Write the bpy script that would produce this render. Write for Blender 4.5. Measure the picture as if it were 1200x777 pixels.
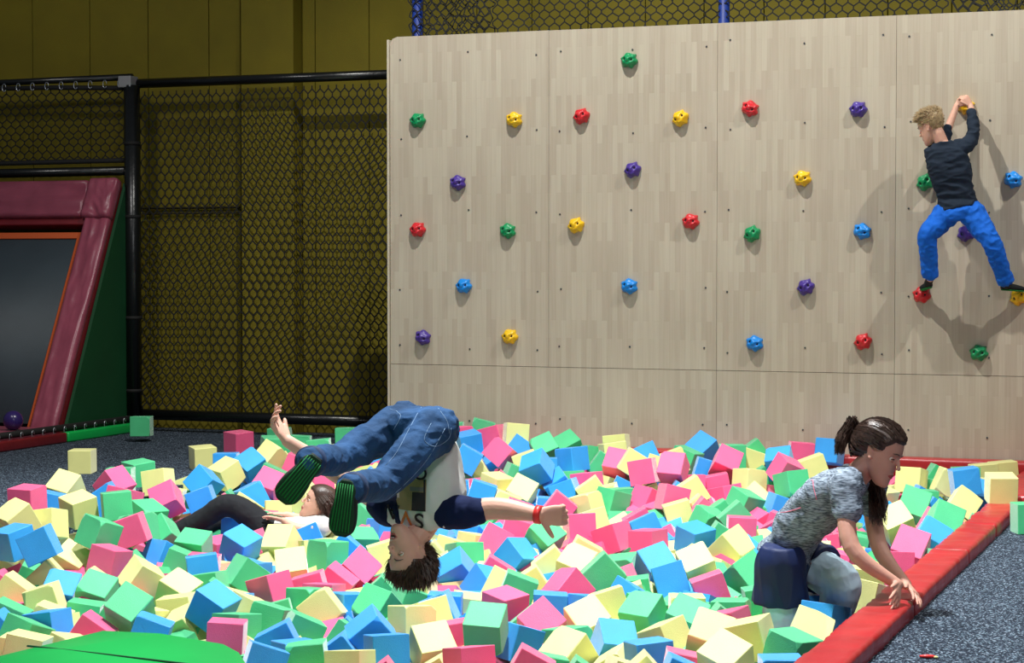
import bpy, bmesh, math, random
from mathutils import Vector, Matrix, Euler, noise
from mathutils.bvhtree import BVHTree
for o in list(bpy.data.objects): bpy.data.objects.remove(o)
S = bpy.context.scene
C = S.collection
random.seed(7)
PI = math.pi
# ------------------------------------------------------------------ camera
F = 2355.0
YAW = math.radians(20.9)
PITCH = math.atan(82.5 / F)
CAM = Vector((0, 0, 1.52))
cd = bpy.data.cameras.new('camera'); cam = bpy.data.objects.new('camera', cd); C.objects.link(cam)
cam.location = CAM
cam.rotation_euler = (PI / 2 - PITCH, 0, YAW)
cd.sensor_width = 36; cd.lens = 36 * F / 1200; cd.clip_end = 100
S.camera = cam
FW = Vector((-math.sin(YAW) * math.cos(PITCH), math.cos(YAW) * math.cos(PITCH), -math.sin(PITCH)))
RT = Vector((math.cos(YAW), math.sin(YAW), 0))
UP = RT.cross(FW)
def ray(u, v): return FW + RT * ((u - 600) / F) - UP * ((v - 388.5) / F)
def D(u, v, d): return CAM + ray(u, v) * d                 # a point at distance d along the view axis
def G(u, v, z=0.0): r = ray(u, v); return CAM + r * ((z - CAM.z) / r.z)   # on a level plane
def W(u, v, Y): r = ray(u, v); return CAM + r * (Y / r.y)   # on a plane parallel to the climbing wall
def px(p):
    q = p - CAM; d = q.dot(FW); return (600 + F * q.dot(RT) / d, 388.5 - F * q.dot(UP) / d)
# ------------------------------------------------------------------ world, lights, exposure
w = bpy.data.worlds.new('hall'); S.world = w; w.use_nodes = True
w.node_tree.nodes['Background'].inputs[0].default_value = (0.75, 0.85, 1.0, 1)
w.node_tree.nodes['Background'].inputs[1].default_value = 0.085
S.view_settings.view_transform = 'Standard'; S.view_settings.look = 'None'
S.view_settings.gamma = 1.0; S.view_settings.exposure = 0.0; S.view_settings.use_curve_mapping = False
def spot(name, loc, target, power, size, ang, blend, col=(1, 1, 1)):
    l = bpy.data.lights.new(name, 'SPOT'); l.energy = power; l.shadow_soft_size = size
    l.spot_size = math.radians(ang); l.spot_blend = blend; l.color = col
    o = bpy.data.objects.new(name, l); C.objects.link(o); o.location = loc
    o.rotation_euler = (Vector(target) - Vector(loc)).to_track_quat('-Z', 'Y').to_euler()
    return o
def area(name, loc, target, power, size, col=(1, 1, 1)):
    l = bpy.data.lights.new(name, 'AREA'); l.energy = power; l.size = size; l.color = col; l.spread = math.radians(150)
    o = bpy.data.objects.new(name, l); C.objects.link(o); o.location = loc
    o.rotation_euler = (Vector(target) - Vector(loc)).to_track_quat('-Z', 'Y').to_euler()
    return o
LC = (1.0, 0.985, 0.93)
spot('ceiling_spot', (-4.5, 11.2, 7.4), (-4.0, 12.7, 0), 1500, .05, 112, .6, LC)
spot('ceiling_spot', (1.0, 11.2, 7.4), (-.9, 12.8, 0), 1050, .05, 84, .6, LC)
spot('ceiling_spot', (-3.2, 8.0, 7.4), (-3.9, 8.3, 0), 4600, .12, 84, .5, (.93, .98, 1))
area('added_fill', (0.6, 2.5, 5.6), (-3.6, 9.5, 0.2), 115, 1.4, (.96, .98, 1))  # added soft frontal fill for the camera-side faces of the cubes
area('added_fill', (-8.6, 9.5, 6.2), (-10.2, 14.8, 1.0), 75, .8, (1, .97, .95))  # dim extra light, added to give the slanted trampoline its highlights
# ------------------------------------------------------------------ materials
def newmat(name):
    m = bpy.data.materials.new(name); m.use_nodes = True
    nt = m.node_tree; return m, nt, nt.nodes['Principled BSDF']
def N(nt, t, **kw):
    n = nt.nodes.new(t)
    for k, v in kw.items():
        if k in n.inputs: n.inputs[k].default_value = v
        else: setattr(n, k, v)
    return n
def srgb(r, g, b):
    f = lambda c: (c / 255 / 12.92) if c / 255 < .04045 else ((c / 255 + .055) / 1.055) ** 2.4
    return (f(r), f(g), f(b), 1)
def mat(name, col, rough=.6, bump=0, bscale=60, var=0, vscale=5, spec=.5, sheen=0, sss=0, stretch=None, metal=0):
    m, nt, p = newmat(name)
    p.inputs['Base Color'].default_value = col
    p.inputs['Roughness'].default_value = rough
    p.inputs['Specular IOR Level'].default_value = spec
    p.inputs['Metallic'].default_value = metal
    if sheen:
        p.inputs['Sheen Weight'].default_value = sheen; p.inputs['Sheen Roughness'].default_value = .35
    if sss:
        p.inputs['Subsurface Weight'].default_value = sss; p.inputs['Subsurface Radius'].default_value = (.02, .008, .005)
        p.inputs['Subsurface Scale'].default_value = .5
    tc = N(nt, 'ShaderNodeTexCoord'); src = tc.outputs['Object']
    if stretch:
        mp = N(nt, 'ShaderNodeMapping'); mp.inputs['Scale'].default_value = stretch
        nt.links.new(src, mp.inputs[0]); src = mp.outputs[0]
    if var:
        no = N(nt, 'ShaderNodeTexNoise', Scale=vscale, Detail=6); nt.links.new(src, no.inputs['Vector'])
        mx = N(nt, 'ShaderNodeMix', data_type='RGBA'); mx.inputs[6].default_value = tuple(c * (1 - var) for c in col[:3]) + (1,)
        mx.inputs[7].default_value = tuple(min(1, c * (1 + var)) for c in col[:3]) + (1,)
        cr = N(nt, 'ShaderNodeMapRange'); cr.inputs[1].default_value = .3; cr.inputs[2].default_value = .7
        nt.links.new(no.outputs[0], cr.inputs[0]); nt.links.new(cr.outputs[0], mx.inputs[0])
        nt.links.new(mx.outputs[2], p.inputs['Base Color'])
    if bump:
        nb = N(nt, 'ShaderNodeTexNoise', Scale=bscale, Detail=4); nt.links.new(src, nb.inputs['Vector'])
        bp = N(nt, 'ShaderNodeBump', Strength=bump, Distance=.01)
        nt.links.new(nb.outputs[0], bp.inputs['Height']); nt.links.new(bp.outputs[0], p.inputs['Normal'])
    return m
FOAM = {'y': mat('yellow_foam', srgb(226, 223, 142), .62, .25, 260, .035, 9, .7, .55),
        'p': mat('pink_foam', srgb(236, 84, 134), .62, .25, 260, .05, 9, .7, .55),
        'b': mat('blue_foam', srgb(30, 150, 228), .62, .25, 260, .05, 9, .7, .55),
        'g': mat('green_foam', srgb(66, 188, 124), .62, .25, 260, .05, 9, .7, .55)}
CNAME = {'y': 'yellow', 'p': 'pink', 'b': 'blue', 'g': 'green'}
def carpet_mat():
    m, nt, p = newmat('flecked_carpet')
    p.inputs['Roughness'].default_value = 1; p.inputs['Specular IOR Level'].default_value = .1
    tc = N(nt, 'ShaderNodeTexCoord')
    v = N(nt, 'ShaderNodeTexVoronoi', Scale=150.0); nt.links.new(tc.outputs['Object'], v.inputs['Vector'])
    sp = N(nt, 'ShaderNodeSeparateColor'); nt.links.new(v.outputs['Color'], sp.inputs[0])
    cr = N(nt, 'ShaderNodeValToRGB'); e = cr.color_ramp.elements
    e[0].position = .0; e[0].color = srgb(24, 29, 37); e[1].position = 1; e[1].color = srgb(150, 160, 174)
    for po, c in ((.6, srgb(38, 45, 56)), (.8, srgb(66, 75, 89)), (.93, srgb(118, 138, 152))):
        x = cr.color_ramp.elements.new(po); x.color = c
    nt.links.new(sp.outputs[0], cr.inputs[0]); nt.links.new(cr.outputs[0], p.inputs['Base Color'])
    bp = N(nt, 'ShaderNodeBump', Strength=.5, Distance=.01); nt.links.new(sp.outputs[1], bp.inputs['Height']); nt.links.new(bp.outputs[0], p.inputs['Normal'])
    return m
def wood_mat():
    m, nt, p = newmat('finger_jointed_wood')
    p.inputs['Roughness'].default_value = .5; p.inputs['Specular IOR Level'].default_value = .3
    tc = N(nt, 'ShaderNodeTexCoord')
    mp = N(nt, 'ShaderNodeMapping'); mp.inputs['Rotation'].default_value = (0, PI / 2, 0)
    mp2 = N(nt, 'ShaderNodeCombineXYZ'); sx = N(nt, 'ShaderNodeSeparateXYZ')
    nt.links.new(tc.outputs['Object'], sx.inputs[0])
    nt.links.new(sx.outputs[2], mp2.inputs[0]); nt.links.new(sx.outputs[0], mp2.inputs[1])
    b = N(nt, 'ShaderNodeTexBrick'); b.offset = .37; b.squash = 1.0
    b.inputs['Scale'].default_value = 1.0; b.inputs['Brick Width'].default_value = .36; b.inputs['Row Height'].default_value = .04
    b.inputs['Mortar Size'].default_value = .0006; b.inputs['Mortar Smooth'].default_value = .3; b.inputs['Bias'].default_value = .0
    b.inputs['Color1'].default_value = srgb(196, 187, 168); b.inputs['Color2'].default_value = srgb(184, 172, 154)
    b.inputs['Mortar'].default_value = srgb(178, 165, 146)
    nt.links.new(mp2.outputs[0], b.inputs['Vector'])
    gm = N(nt, 'ShaderNodeMapping'); gm.inputs['Scale'].default_value = (90, 90, 3.0); nt.links.new(tc.outputs['Object'], gm.inputs[0])
    g = N(nt, 'ShaderNodeTexNoise', Scale=1.0, Detail=5); nt.links.new(gm.outputs[0], g.inputs['Vector'])
    hs = N(nt, 'ShaderNodeMix', data_type='RGBA', blend_type='MULTIPLY'); hs.inputs[0].default_value = .5
    cr = N(nt, 'ShaderNodeValToRGB'); cr.color_ramp.elements[0].position = .3; cr.color_ramp.elements[1].position = .7
    cr.color_ramp.elements[0].color = (.84, .82, .79, 1); cr.color_ramp.elements[1].color = (1, 1, 1, 1)
    nt.links.new(g.outputs[0], cr.inputs[0]); nt.links.new(b.outputs[0], hs.inputs[6]); nt.links.new(cr.outputs[0], hs.inputs[7])
    l = N(nt, 'ShaderNodeTexNoise', Scale=1.6, Detail=3); nt.links.new(tc.outputs['Object'], l.inputs['Vector'])
    h2 = N(nt, 'ShaderNodeMix', data_type='RGBA', blend_type='MULTIPLY'); h2.inputs[0].default_value = .35
    c2 = N(nt, 'ShaderNodeValToRGB'); c2.color_ramp.elements[0].position = .35; c2.color_ramp.elements[1].position = .65
    c2.color_ramp.elements[0].color = (.86, .84, .82, 1)
    nt.links.new(l.outputs[0], c2.inputs[0]); nt.links.new(hs.outputs[2], h2.inputs[6]); nt.links.new(c2.outputs[0], h2.inputs[7])
    nt.links.new(h2.outputs[2], p.inputs['Base Color'])
    return m
M = dict(
    carpet=carpet_mat(), wood=wood_mat(), yellow_wall=mat('mustard_wall', srgb(114, 102, 4), .8, .15, 120, .08, 3),
    wood_edge=mat('pale_edge', srgb(196, 186, 166), .6, 0, 0, .05, 8),
    hole=mat('dark_hole', srgb(28, 28, 30), .8), bolt=mat('grey_bolt', srgb(90, 95, 100), .4, metal=.7),
    black=mat('black_pad_vinyl', srgb(16, 18, 18), .28, .25, 14, .1, 6), cord=mat('black_net_cord', srgb(14, 14, 12), .8),
    bluepost=mat('blue_post_vinyl', srgb(14, 48, 130), .5, .2, 12), grey=mat('grey_bracket', srgb(140, 140, 142), .5),
    red=mat('red_vinyl', srgb(168, 36, 40), .34, .5, 7, .14, 5, .5, stretch=(1, 1, 1)),
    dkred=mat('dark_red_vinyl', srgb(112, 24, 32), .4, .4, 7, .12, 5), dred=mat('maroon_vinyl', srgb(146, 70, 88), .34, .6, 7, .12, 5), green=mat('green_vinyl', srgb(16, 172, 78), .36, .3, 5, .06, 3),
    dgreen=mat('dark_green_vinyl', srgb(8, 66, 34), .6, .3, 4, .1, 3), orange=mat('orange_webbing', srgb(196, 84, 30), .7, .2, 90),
    bed=mat('black_trampoline_mesh', srgb(54, 66, 73), .5, .3, 220, .1, 3), ring=mat('steel_ring', srgb(190, 195, 200), .3, metal=.8),
    ball=mat('purple_ball', srgb(46, 32, 92), .25), dark=mat('pit_liner', srgb(40, 30, 34), .9),
    skin=mat('skin', srgb(214, 164, 142), .55, .1, 90, .06, 14, .4, 0, .12),
    skin2=mat('skin_tanned', srgb(206, 152, 132), .55, .1, 90, .06, 14, .4, 0, .12),
    lip=mat('lips', srgb(176, 84, 80), .45), eyew=mat('eye_white', srgb(226, 220, 214), .25), iris=mat('iris', srgb(52, 40, 34), .2), mouth=mat('mouth_inside', srgb(70, 22, 22), .5), teeth=mat('teeth', srgb(236, 230, 218), .3),
    hair_brown=mat('brown_hair', srgb(74, 56, 44), .45, .3, 60, .3, 40, .5), hair_dark=mat('dark_brown_hair', srgb(64, 46, 38), .42, .3, 60, .3, 40, .5),
    hair_blond=mat('blond_hair', srgb(168, 144, 106), .5, .3, 60, .25, 50, .5),
    denim=mat('blue_denim', srgb(40, 72, 110), .85, .5, 40, .38, 7, .2), denim_dark=mat('denim_seam', srgb(26, 50, 86), .8), stitch=mat('stitching', srgb(118, 146, 176), .8),
    white_tee=mat('white_cotton', srgb(208, 208, 202), .9, .3, 18, .04, 8, .2), navy=mat('navy_cotton', srgb(18, 28, 62), .9, .3, 18, .1, 8, .2),
    ink=mat('black_print', srgb(30, 24, 26), .8), tan=mat('tan_print', srgb(150, 128, 84), .8), orange_ink=mat('orange_print', srgb(206, 110, 34), .8), grey_ink=mat('grey_print', srgb(108, 104, 98), .8),
    shoe_black=mat('black_knit', srgb(16, 24, 24), .8, .4, 60), sole_green=mat('green_grip', srgb(14, 120, 52), .8), sole_dark=mat('dark_green_sole', srgb(12, 52, 28), .85, .3, 60),
    band=mat('red_band', srgb(232, 50, 48), .4), heather=None, coral=mat('coral_seam', srgb(214, 120, 140), .8),
    shorts=mat('navy_shorts', srgb(18, 34, 78), .6, .3, 14, .12, 6, .4), legging=mat('pale_blue_legging', srgb(198, 228, 246), .75, .25, 22, .06, 8, .3),
    blue_pants=mat('bright_blue_cotton', srgb(12, 98, 204), .8, .5, 22, .12, 8, .3), dark_shirt=mat('dark_slate_cotton', srgb(34, 44, 58), .9, .4, 16, .12, 8, .2),
    black_cloth=mat('black_leggings', srgb(14, 16, 22), .9, .3, 20), piping=mat('white_piping', srgb(225, 228, 235), .6),
    wallrail=mat('dark_rail', srgb(40, 34, 6), .7))
def heather():
    m, nt, p = newmat('heather_grey_knit')
    p.inputs['Roughness'].default_value = .9; p.inputs['Specular IOR Level'].default_value = .2
    tc = N(nt, 'ShaderNodeTexCoord'); mp = N(nt, 'ShaderNodeMapping'); mp.inputs['Scale'].default_value = (1, 1, 5); mp.inputs['Rotation'].default_value = (0, .5, 0)
    no = N(nt, 'ShaderNodeTexNoise', Scale=38.0, Detail=5); cr = N(nt, 'ShaderNodeValToRGB')
    cr.color_ramp.elements[0].position = .36; cr.color_ramp.elements[0].color = srgb(70, 80, 92)
    cr.color_ramp.elements[1].position = .64; cr.color_ramp.elements[1].color = srgb(158, 170, 184)
    nt.links.new(tc.outputs['Object'], mp.inputs[0]); nt.links.new(mp.outputs[0], no.inputs['Vector']); nt.links.new(no.outputs[0], cr.inputs[0]); nt.links.new(cr.outputs[0], p.inputs['Base Color'])
    return m
M['heather'] = heather()
for k, c in (('r', (206, 34, 44)), ('g', (0, 142, 84)), ('b', (0, 132, 220)), ('y', (240, 192, 20)), ('v', (70, 48, 140))):
    M['hold_' + k] = mat('hold_' + {'r': 'red', 'g': 'green', 'b': 'blue', 'y': 'yellow', 'v': 'purple'}[k], srgb(*c), .35, .15, 90)
# ------------------------------------------------------------------ helpers
def obj(name, bm, m, parent=None, smooth=False, mesh=None):
    if mesh is None:
        mesh = bpy.data.meshes.new(name); bm.to_mesh(mesh); bm.free()
        if m is not None:
            for k in (m if isinstance(m, (list, tuple)) else [m]): mesh.materials.append(k)
        if smooth:
            for f in mesh.polygons: f.use_smooth = True
    o = bpy.data.objects.new(name, mesh); C.objects.link(o)
    if parent is not None:
        o.parent = parent; o.matrix_parent_inverse = Matrix.Translation(parent.location).inverted() if parent.type == 'EMPTY' else Matrix.Identity(4)
    return o
def sub(o, parent):   # parent mesh objects that sit at identity
    o.parent = parent; return o
def thing(name, label, cat, loc=(0, 0, 0), group=None):
    o = bpy.data.objects.new(name, None); o.empty_display_size = .1; C.objects.link(o); o.location = loc
    o['label'] = label; o['category'] = cat
    if group: o['group'] = group
    return o
def tag(o, label, cat, group=None, kind=None):
    if label: o['label'] = label
    if cat: o['category'] = cat
    if group: o['group'] = group
    if kind: o['kind'] = kind
    return o
def struct(o): o['kind'] = 'structure'; return o
def box(bm, x0, x1, y0, y1, z0, z1, bev=0, mi=0):
    r = bmesh.ops.create_cube(bm, size=1); vs = r['verts']
    for v in vs:
        v.co = Vector(((x0 + x1) / 2 + v.co.x * (x1 - x0), (y0 + y1) / 2 + v.co.y * (y1 - y0), (z0 + z1) / 2 + v.co.z * (z1 - z0)))
    fs = set(f for v in vs for f in v.link_faces)
    for f in fs: f.material_index = mi
    if bev:
        bmesh.ops.bevel(bm, geom=list(set(e for f in fs for e in f.edges)), offset=bev, segments=2, profile=.6, affect='EDGES')
def prism(bm, pts, off):   # polygon extruded by the vector off
    a = [bm.verts.new(p) for p in pts]; b = [bm.verts.new(Vector(p) + Vector(off)) for p in pts]
    n = len(pts); bm.faces.new(a); bm.faces.new(b[::-1])
    for i in range(n): bm.faces.new((a[i], b[i], b[(i + 1) % n], a[(i + 1) % n]))
    bmesh.ops.recalc_face_normals(bm, faces=bm.faces)
def frame(d):
    d = d.normalized(); a = Vector((0, 0, 1)) if abs(d.z) < .9 else Vector((1, 0, 0))
    x = d.cross(a).normalized(); return x, d.cross(x).normalized()
def tube(bm, pts, rad, n=10, caps=True):
    pts = [Vector(p) for p in pts]; rings = []
    if not isinstance(rad, (list, tuple)): rad = [rad] * len(pts)
    x = None
    for i, p in enumerate(pts):
        d = (pts[min(i + 1, len(pts) - 1)] - pts[max(i - 1, 0)]).normalized()
        if x is None: x, y = frame(d)
        else:
            x = (x - d * x.dot(d)).normalized(); y = d.cross(x)
        rings.append([bm.verts.new(p + (x * math.cos(2 * PI * k / n) + y * math.sin(2 * PI * k / n)) * rad[i]) for k in range(n)])
    for a, b in zip(rings, rings[1:]):
        for k in range(n): bm.faces.new((a[k], a[(k + 1) % n], b[(k + 1) % n], b[k]))
    if caps: bm.faces.new(rings[0][::-1]); bm.faces.new(rings[-1])
def cr(p0, p1, p2, p3, t):
    return .5 * ((2 * p1) + (p2 - p0) * t + (2 * p0 - 5 * p1 + 4 * p2 - p3) * t * t + (3 * p1 - p0 - 3 * p2 + p3) * t ** 3)
def spline(pts, k=5):
    out = []; n = len(pts)
    for i in range(n - 1):
        a = pts[max(i - 1, 0)]; b = pts[i]; c = pts[i + 1]; d = pts[min(i + 2, n - 1)]
        for j in range(k): out.append(cr(a, b, c, d, j / k))
    out.append(pts[-1]); return out
def lerp_list(r, k):
    out = []
    for i in range(len(r) - 1):
        for j in range(k):
            t = j / k; t = t * t * (3 - 2 * t); out.append(r[i] * (1 - t) + r[i + 1] * t)
    out.append(r[-1]); return out
def limb(bm, pts, rad, n=14, k=5):        # tapered round limb with domed ends
    pts = [Vector(p) for p in pts]
    P = spline(pts, k); R = lerp_list(rad, k)
    d0 = (P[0] - P[1]).normalized(); d1 = (P[-1] - P[-2]).normalized()
    pre = [(P[0] + d0 * R[0] * s, R[0] * c) for s, c in ((.95, .3), (.8, .6), (.45, .89))]
    post = [(P[-1] + d1 * R[-1] * s, R[-1] * c) for s, c in ((.45, .89), (.8, .6), (.95, .3))]
    tube(bm, [a for a, _ in pre] + P + [a for a, _ in post], [b for _, b in pre] + R + [b for _, b in post], n)
def ell(bm, c, a, b, cc, seg=16):         # ellipsoid with half-axis vectors
    r = bmesh.ops.create_uvsphere(bm, u_segments=seg, v_segments=seg // 2 + 2, radius=1)
    a, b, cc, c = Vector(a), Vector(b), Vector(cc), Vector(c)
    for v in r['verts']: v.co = c + a * v.co.x + b * v.co.y + cc * v.co.z
def loft(bm, rings, k=4, n=28, p=2.3):    # rings: (centre, half-width vector, half-depth vector)
    Cc = spline([Vector(r[0]) for r in rings], k); A = spline([Vector(r[1]) for r in rings], k); B = spline([Vector(r[2]) for r in rings], k)
    L = []
    for c, a, b in zip(Cc, A, B):
        row = []
        for i in range(n):
            t = 2 * PI * i / n; cs, sn = math.cos(t), math.sin(t)
            row.append(bm.verts.new(c + a * math.copysign(abs(cs) ** (2 / p), cs) + b * math.copysign(abs(sn) ** (2 / p), sn)))
        L.append(row)
    for a, b in zip(L, L[1:]):
        for i in range(n): bm.faces.new((a[i], a[(i + 1) % n], b[(i + 1) % n], b[i]))
    bm.faces.new(L[0][::-1]); bm.faces.new(L[-1])
def remesh(bm, voxel, smooth=3, fac=.5):   # fuse overlapping volumes into one skin
    bmesh.ops.recalc_face_normals(bm, faces=bm.faces)
    me = bpy.data.meshes.new('t'); bm.to_mesh(me); bm.free()
    o = bpy.data.objects.new('t', me); C.objects.link(o)
    r = o.modifiers.new('r', 'REMESH'); r.mode = 'VOXEL'; r.voxel_size = voxel
    if smooth:
        s = o.modifiers.new('s', 'SMOOTH'); s.iterations = smooth; s.factor = fac
    dg = bpy.context.evaluated_depsgraph_get(); dg.update()
    m2 = bpy.data.meshes.new_from_object(o.evaluated_get(dg)); bpy.data.objects.remove(o); bpy.data.meshes.remove(me)
    b = bmesh.new(); b.from_mesh(m2); bpy.data.meshes.remove(m2)
    return b
def wrinkle(bm, amp, sc, stretch=(1, 1, 1), ridged=True):
    bm.normal_update()
    for v in bm.verts:
        q = Vector((v.co.x * sc * stretch[0], v.co.y * sc * stretch[1], v.co.z * sc * stretch[2]))
        h = noise.noise(q) + .5 * noise.noise(q * 2.1)
        if ridged: h = .6 - abs(h) * 1.6
        v.co += v.normal * amp * h
def hexnet(w_, h_, cw, chh, t, jitter=0):   # honeycomb netting in the XZ plane, cords as three-sided strands
    bm = bmesh.new()
    def seg(a, b):
        d = (b - a); s = Vector((d.z, 0, -d.x)).normalized() * t / 2; y = Vector((0, t / 2, 0))
        A = [bm.verts.new(a + s), bm.verts.new(a - s), bm.verts.new(a + y)]; B = [bm.verts.new(b + s), bm.verts.new(b - s), bm.verts.new(b + y)]
        for i in range(3): bm.faces.new((A[i], A[(i + 1) % 3], B[(i + 1) % 3], B[i]))
    nx = int(w_ / cw) + 1; nz = int(h_ / chh) + 1
    def J(i, j, s):
        random.seed(i * 977 + j * 31 + s); return Vector((random.uniform(-1, 1) * jitter, 0, random.uniform(-1, 1) * jitter))
    for j in range(nz):
        for i in range(nx):
            ox = (j % 2) * cw / 2; x = i * cw + ox; z = j * chh
            if x > w_ + .001 or z > h_: continue
            q = chh * .22
            lo = Vector((x, 0, z - q)) + J(i, j, 0); hi = Vector((x, 0, z + q)) + J(i, j, 1)
            seg(lo, hi)
            i2 = i if j % 2 == 0 else i + 1
            nxt = lambda ii: Vector((ii * cw + ((j + 1) % 2) * cw / 2, 0, z + chh - q)) + J(ii, j + 1, 0)
            if z + chh <= h_:
                if x + cw / 2 <= w_: seg(hi, nxt(i2))
                if x - cw / 2 >= 0: seg(hi, nxt(i2 - 1))
    random.seed(7)
    return bm

# ================================================================== SETTING
PX0, PX1, PY0, PY1 = -6.95, -1.62, 5.6, 13.98      # the foam pit's opening
bm = bmesh.new()
for x0, x1, y0, y1 in ((-20, PX0, -1, 18), (PX1, 9, -1, 18), (PX0, PX1, -1, PY0), (PX0, PX1, PY1, 18)):
    box(bm, x0, x1, y0, y1, -.9, 0)
struct(obj('floor', bm, M['carpet']))
bm = bmesh.new(); box(bm, PX0 - .05, PX1 + .05, PY0 - .05, PY1 + .05, -.98, -.85)
struct(obj('trim_1', bm, M['dark']))
# mustard wall of tall panels with a shallow pilaster
YW = 15.97
wb = bpy.data.objects.new('wall_back', None); C.objects.link(wb); wb['kind'] = 'structure'
def wx(u, Y): return W(u, 300, Y).x
seams = [-980, -906, -832, -758, -684, -610, -536, -462, -388, -314, -240, -172, -104, -34, 40, 107, 175, 246, 283]
bm = bmesh.new(); box(bm, -20, 9, YW + .03, YW + .15, 0, 6.5); obj('backing', bm, M['yellow_wall'], wb)
k = 0
def panel(x0, x1, y):
    bm = bmesh.new(); box(bm, x0 + .004, x1 - .004, y, YW + .03, 0, 6.5, .004); obj('panel', bm, M['yellow_wall'], wb)
for a, b in zip(seams, seams[1:]): panel(wx(a, YW), wx(b, YW), YW)
panel(wx(283, YW - .16), wx(345, YW - .16), YW - .16)
x = wx(345, YW - .16)
for u in (370, 433, 496): x1 = wx(u, YW); panel(x, x1, YW); x = x1
for i in range(22): panel(x, x + .5, YW); x += .5
bm = bmesh.new(); tube(bm, [(-10, YW - .03, 2.0), (wx(283, YW), YW - .03, 2.0)], .012, 6); tube(bm, [(-10, YW - .03, 1.95), (wx(283, YW), YW - .03, 1.95)], .008, 6)
o = struct(obj('trim_2', bm, M['wallrail']))
# ================================================================== CLIMBING WALL
YB = 14.12
cw = thing('climbing_wall', 'tall pale wooden climbing wall board panels behind the foam pit', 'climbing wall', (wx(457, YB), YB, 0))
xs = [wx(u, YB) for u in (457.5, 643, 840, 1049)]; xs.append(xs[-1] + 1.31); xs.append(xs[-1] + 1.31)
ZT, ZS = 3.235, .728
def board(name, x0, x1, z0, z1, first=False):
    bm = bmesh.new(); g = .0012
    if first:   # rounded top left corner
        pts = [Vector((x0 + g, YB, z0 + g)), Vector((x1 - g, YB, z0 + g)), Vector((x1 - g, YB, z1)), Vector((x0 + .06, YB, z1)), Vector((x0 + .02, YB, z1 - .015)), Vector((x0 + g, YB, z1 - .05))]
        prism(bm, pts, (0, .02, 0))
    else: box(bm, x0 + g, x1 - g, YB, YB + .02, z0 + g, z1 - g)
    return obj(name, bm, M['wood'], cw)
for i in range(5):
    board('panel', xs[i], xs[i + 1], ZS + .0006, ZT, i == 0)
for a, b in ((0, 2), (2, 3), (3, 4), (4, 5)): board('panel', xs[a], xs[b], 0, ZS - .0006)
bm = bmesh.new(); box(bm, xs[0] - .022, xs[0] - .006, YB - .012, YB + .12, 0, ZT - .02, .003); o = obj('edge_strip', bm, M['wood_edge'], cw); o['label'] = 'pale upright edge strip'
bm = bmesh.new(); box(bm, xs[0] + .05, xs[-1], YB + .022, YB + .1, 0, ZT - .06); obj('backing_frame', bm, M['dark'], cw)
bm = bmesh.new()       # bolt heads, two or three pixels each
bolts = []
for i in range(5):
    n = (xs[i + 1] - xs[i])
    for fx in (.07, .5, .93):
        for z in (3.08, 2.48, 1.88, 1.30, .88, .32): bolts.append((xs[i] + n * fx + random.uniform(-.012, .012), z + random.uniform(-.03, .03)))
for x, z in bolts:
    tube(bm, [(x, YB - .004, z), (x, YB + .01, z)], .0072, 6)
o = obj('bolt_heads', bm, M['bolt'], cw); o['kind'] = 'stuff'
# holds
def make_hold(name, key):
    r = thing(name, '', 'climbing hold')
    bm = bmesh.new(); bmesh.ops.create_icosphere(bm, subdivisions=4, radius=1)
    for v in bm.verts:
        p = v.co.copy()
        if p.y > .0: p.y *= .1
        an = math.atan2(p.z, p.x); e = math.hypot(p.x, p.z)
        lob = 1 + .085 * e * math.cos(an * 6 + .7) + .03 * math.sin(an * 9)
        q = Vector((p.x * .057 * lob, p.y * .072, p.z * .051 * lob))
        q.y -= .006 * noise.noise(p * 2.3) + .004 * noise.noise(p * 5)
        q += Vector((1, 0, 1)) * .005 * noise.noise(p * 3.1)
        if p.y < 0:
            for sx in (-.024, .024):     # bolt sockets
                dd = math.hypot(q.x - sx, q.z - .004)
                if dd < .0135: q.y += .022 * (1 - (dd / .0135) ** 4)
            dd = math.hypot(q.x, (q.z + .012) * 2.2)
            if dd < .03: q.y += .008 * (1 - dd / .03)
            dd = math.hypot(q.x, (q.z - .03) * 2.2)
            if dd < .035: q.y += .01 * (1 - dd / .035)
        v.co = q
    me = bpy.data.meshes.new('body'); bm.to_mesh(me); bm.free(); me.materials.append(M['hold_' + key])
    for f in me.polygons: f.use_smooth = True
    o = bpy.data.objects.new('body', me); C.objects.link(o); o.parent = r
    for sx in (-.024, .024):
        bm = bmesh.new(); tube(bm, [(sx, -.047, .004), (sx, -.02, .004)], .0095, 10)
        me = bpy.data.meshes.new('bolt_socket'); bm.to_mesh(me); bm.free(); me.materials.append(M['hole'])
        o = bpy.data.objects.new('bolt_socket', me); C.objects.link(o); o.parent = r
    return r
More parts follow.
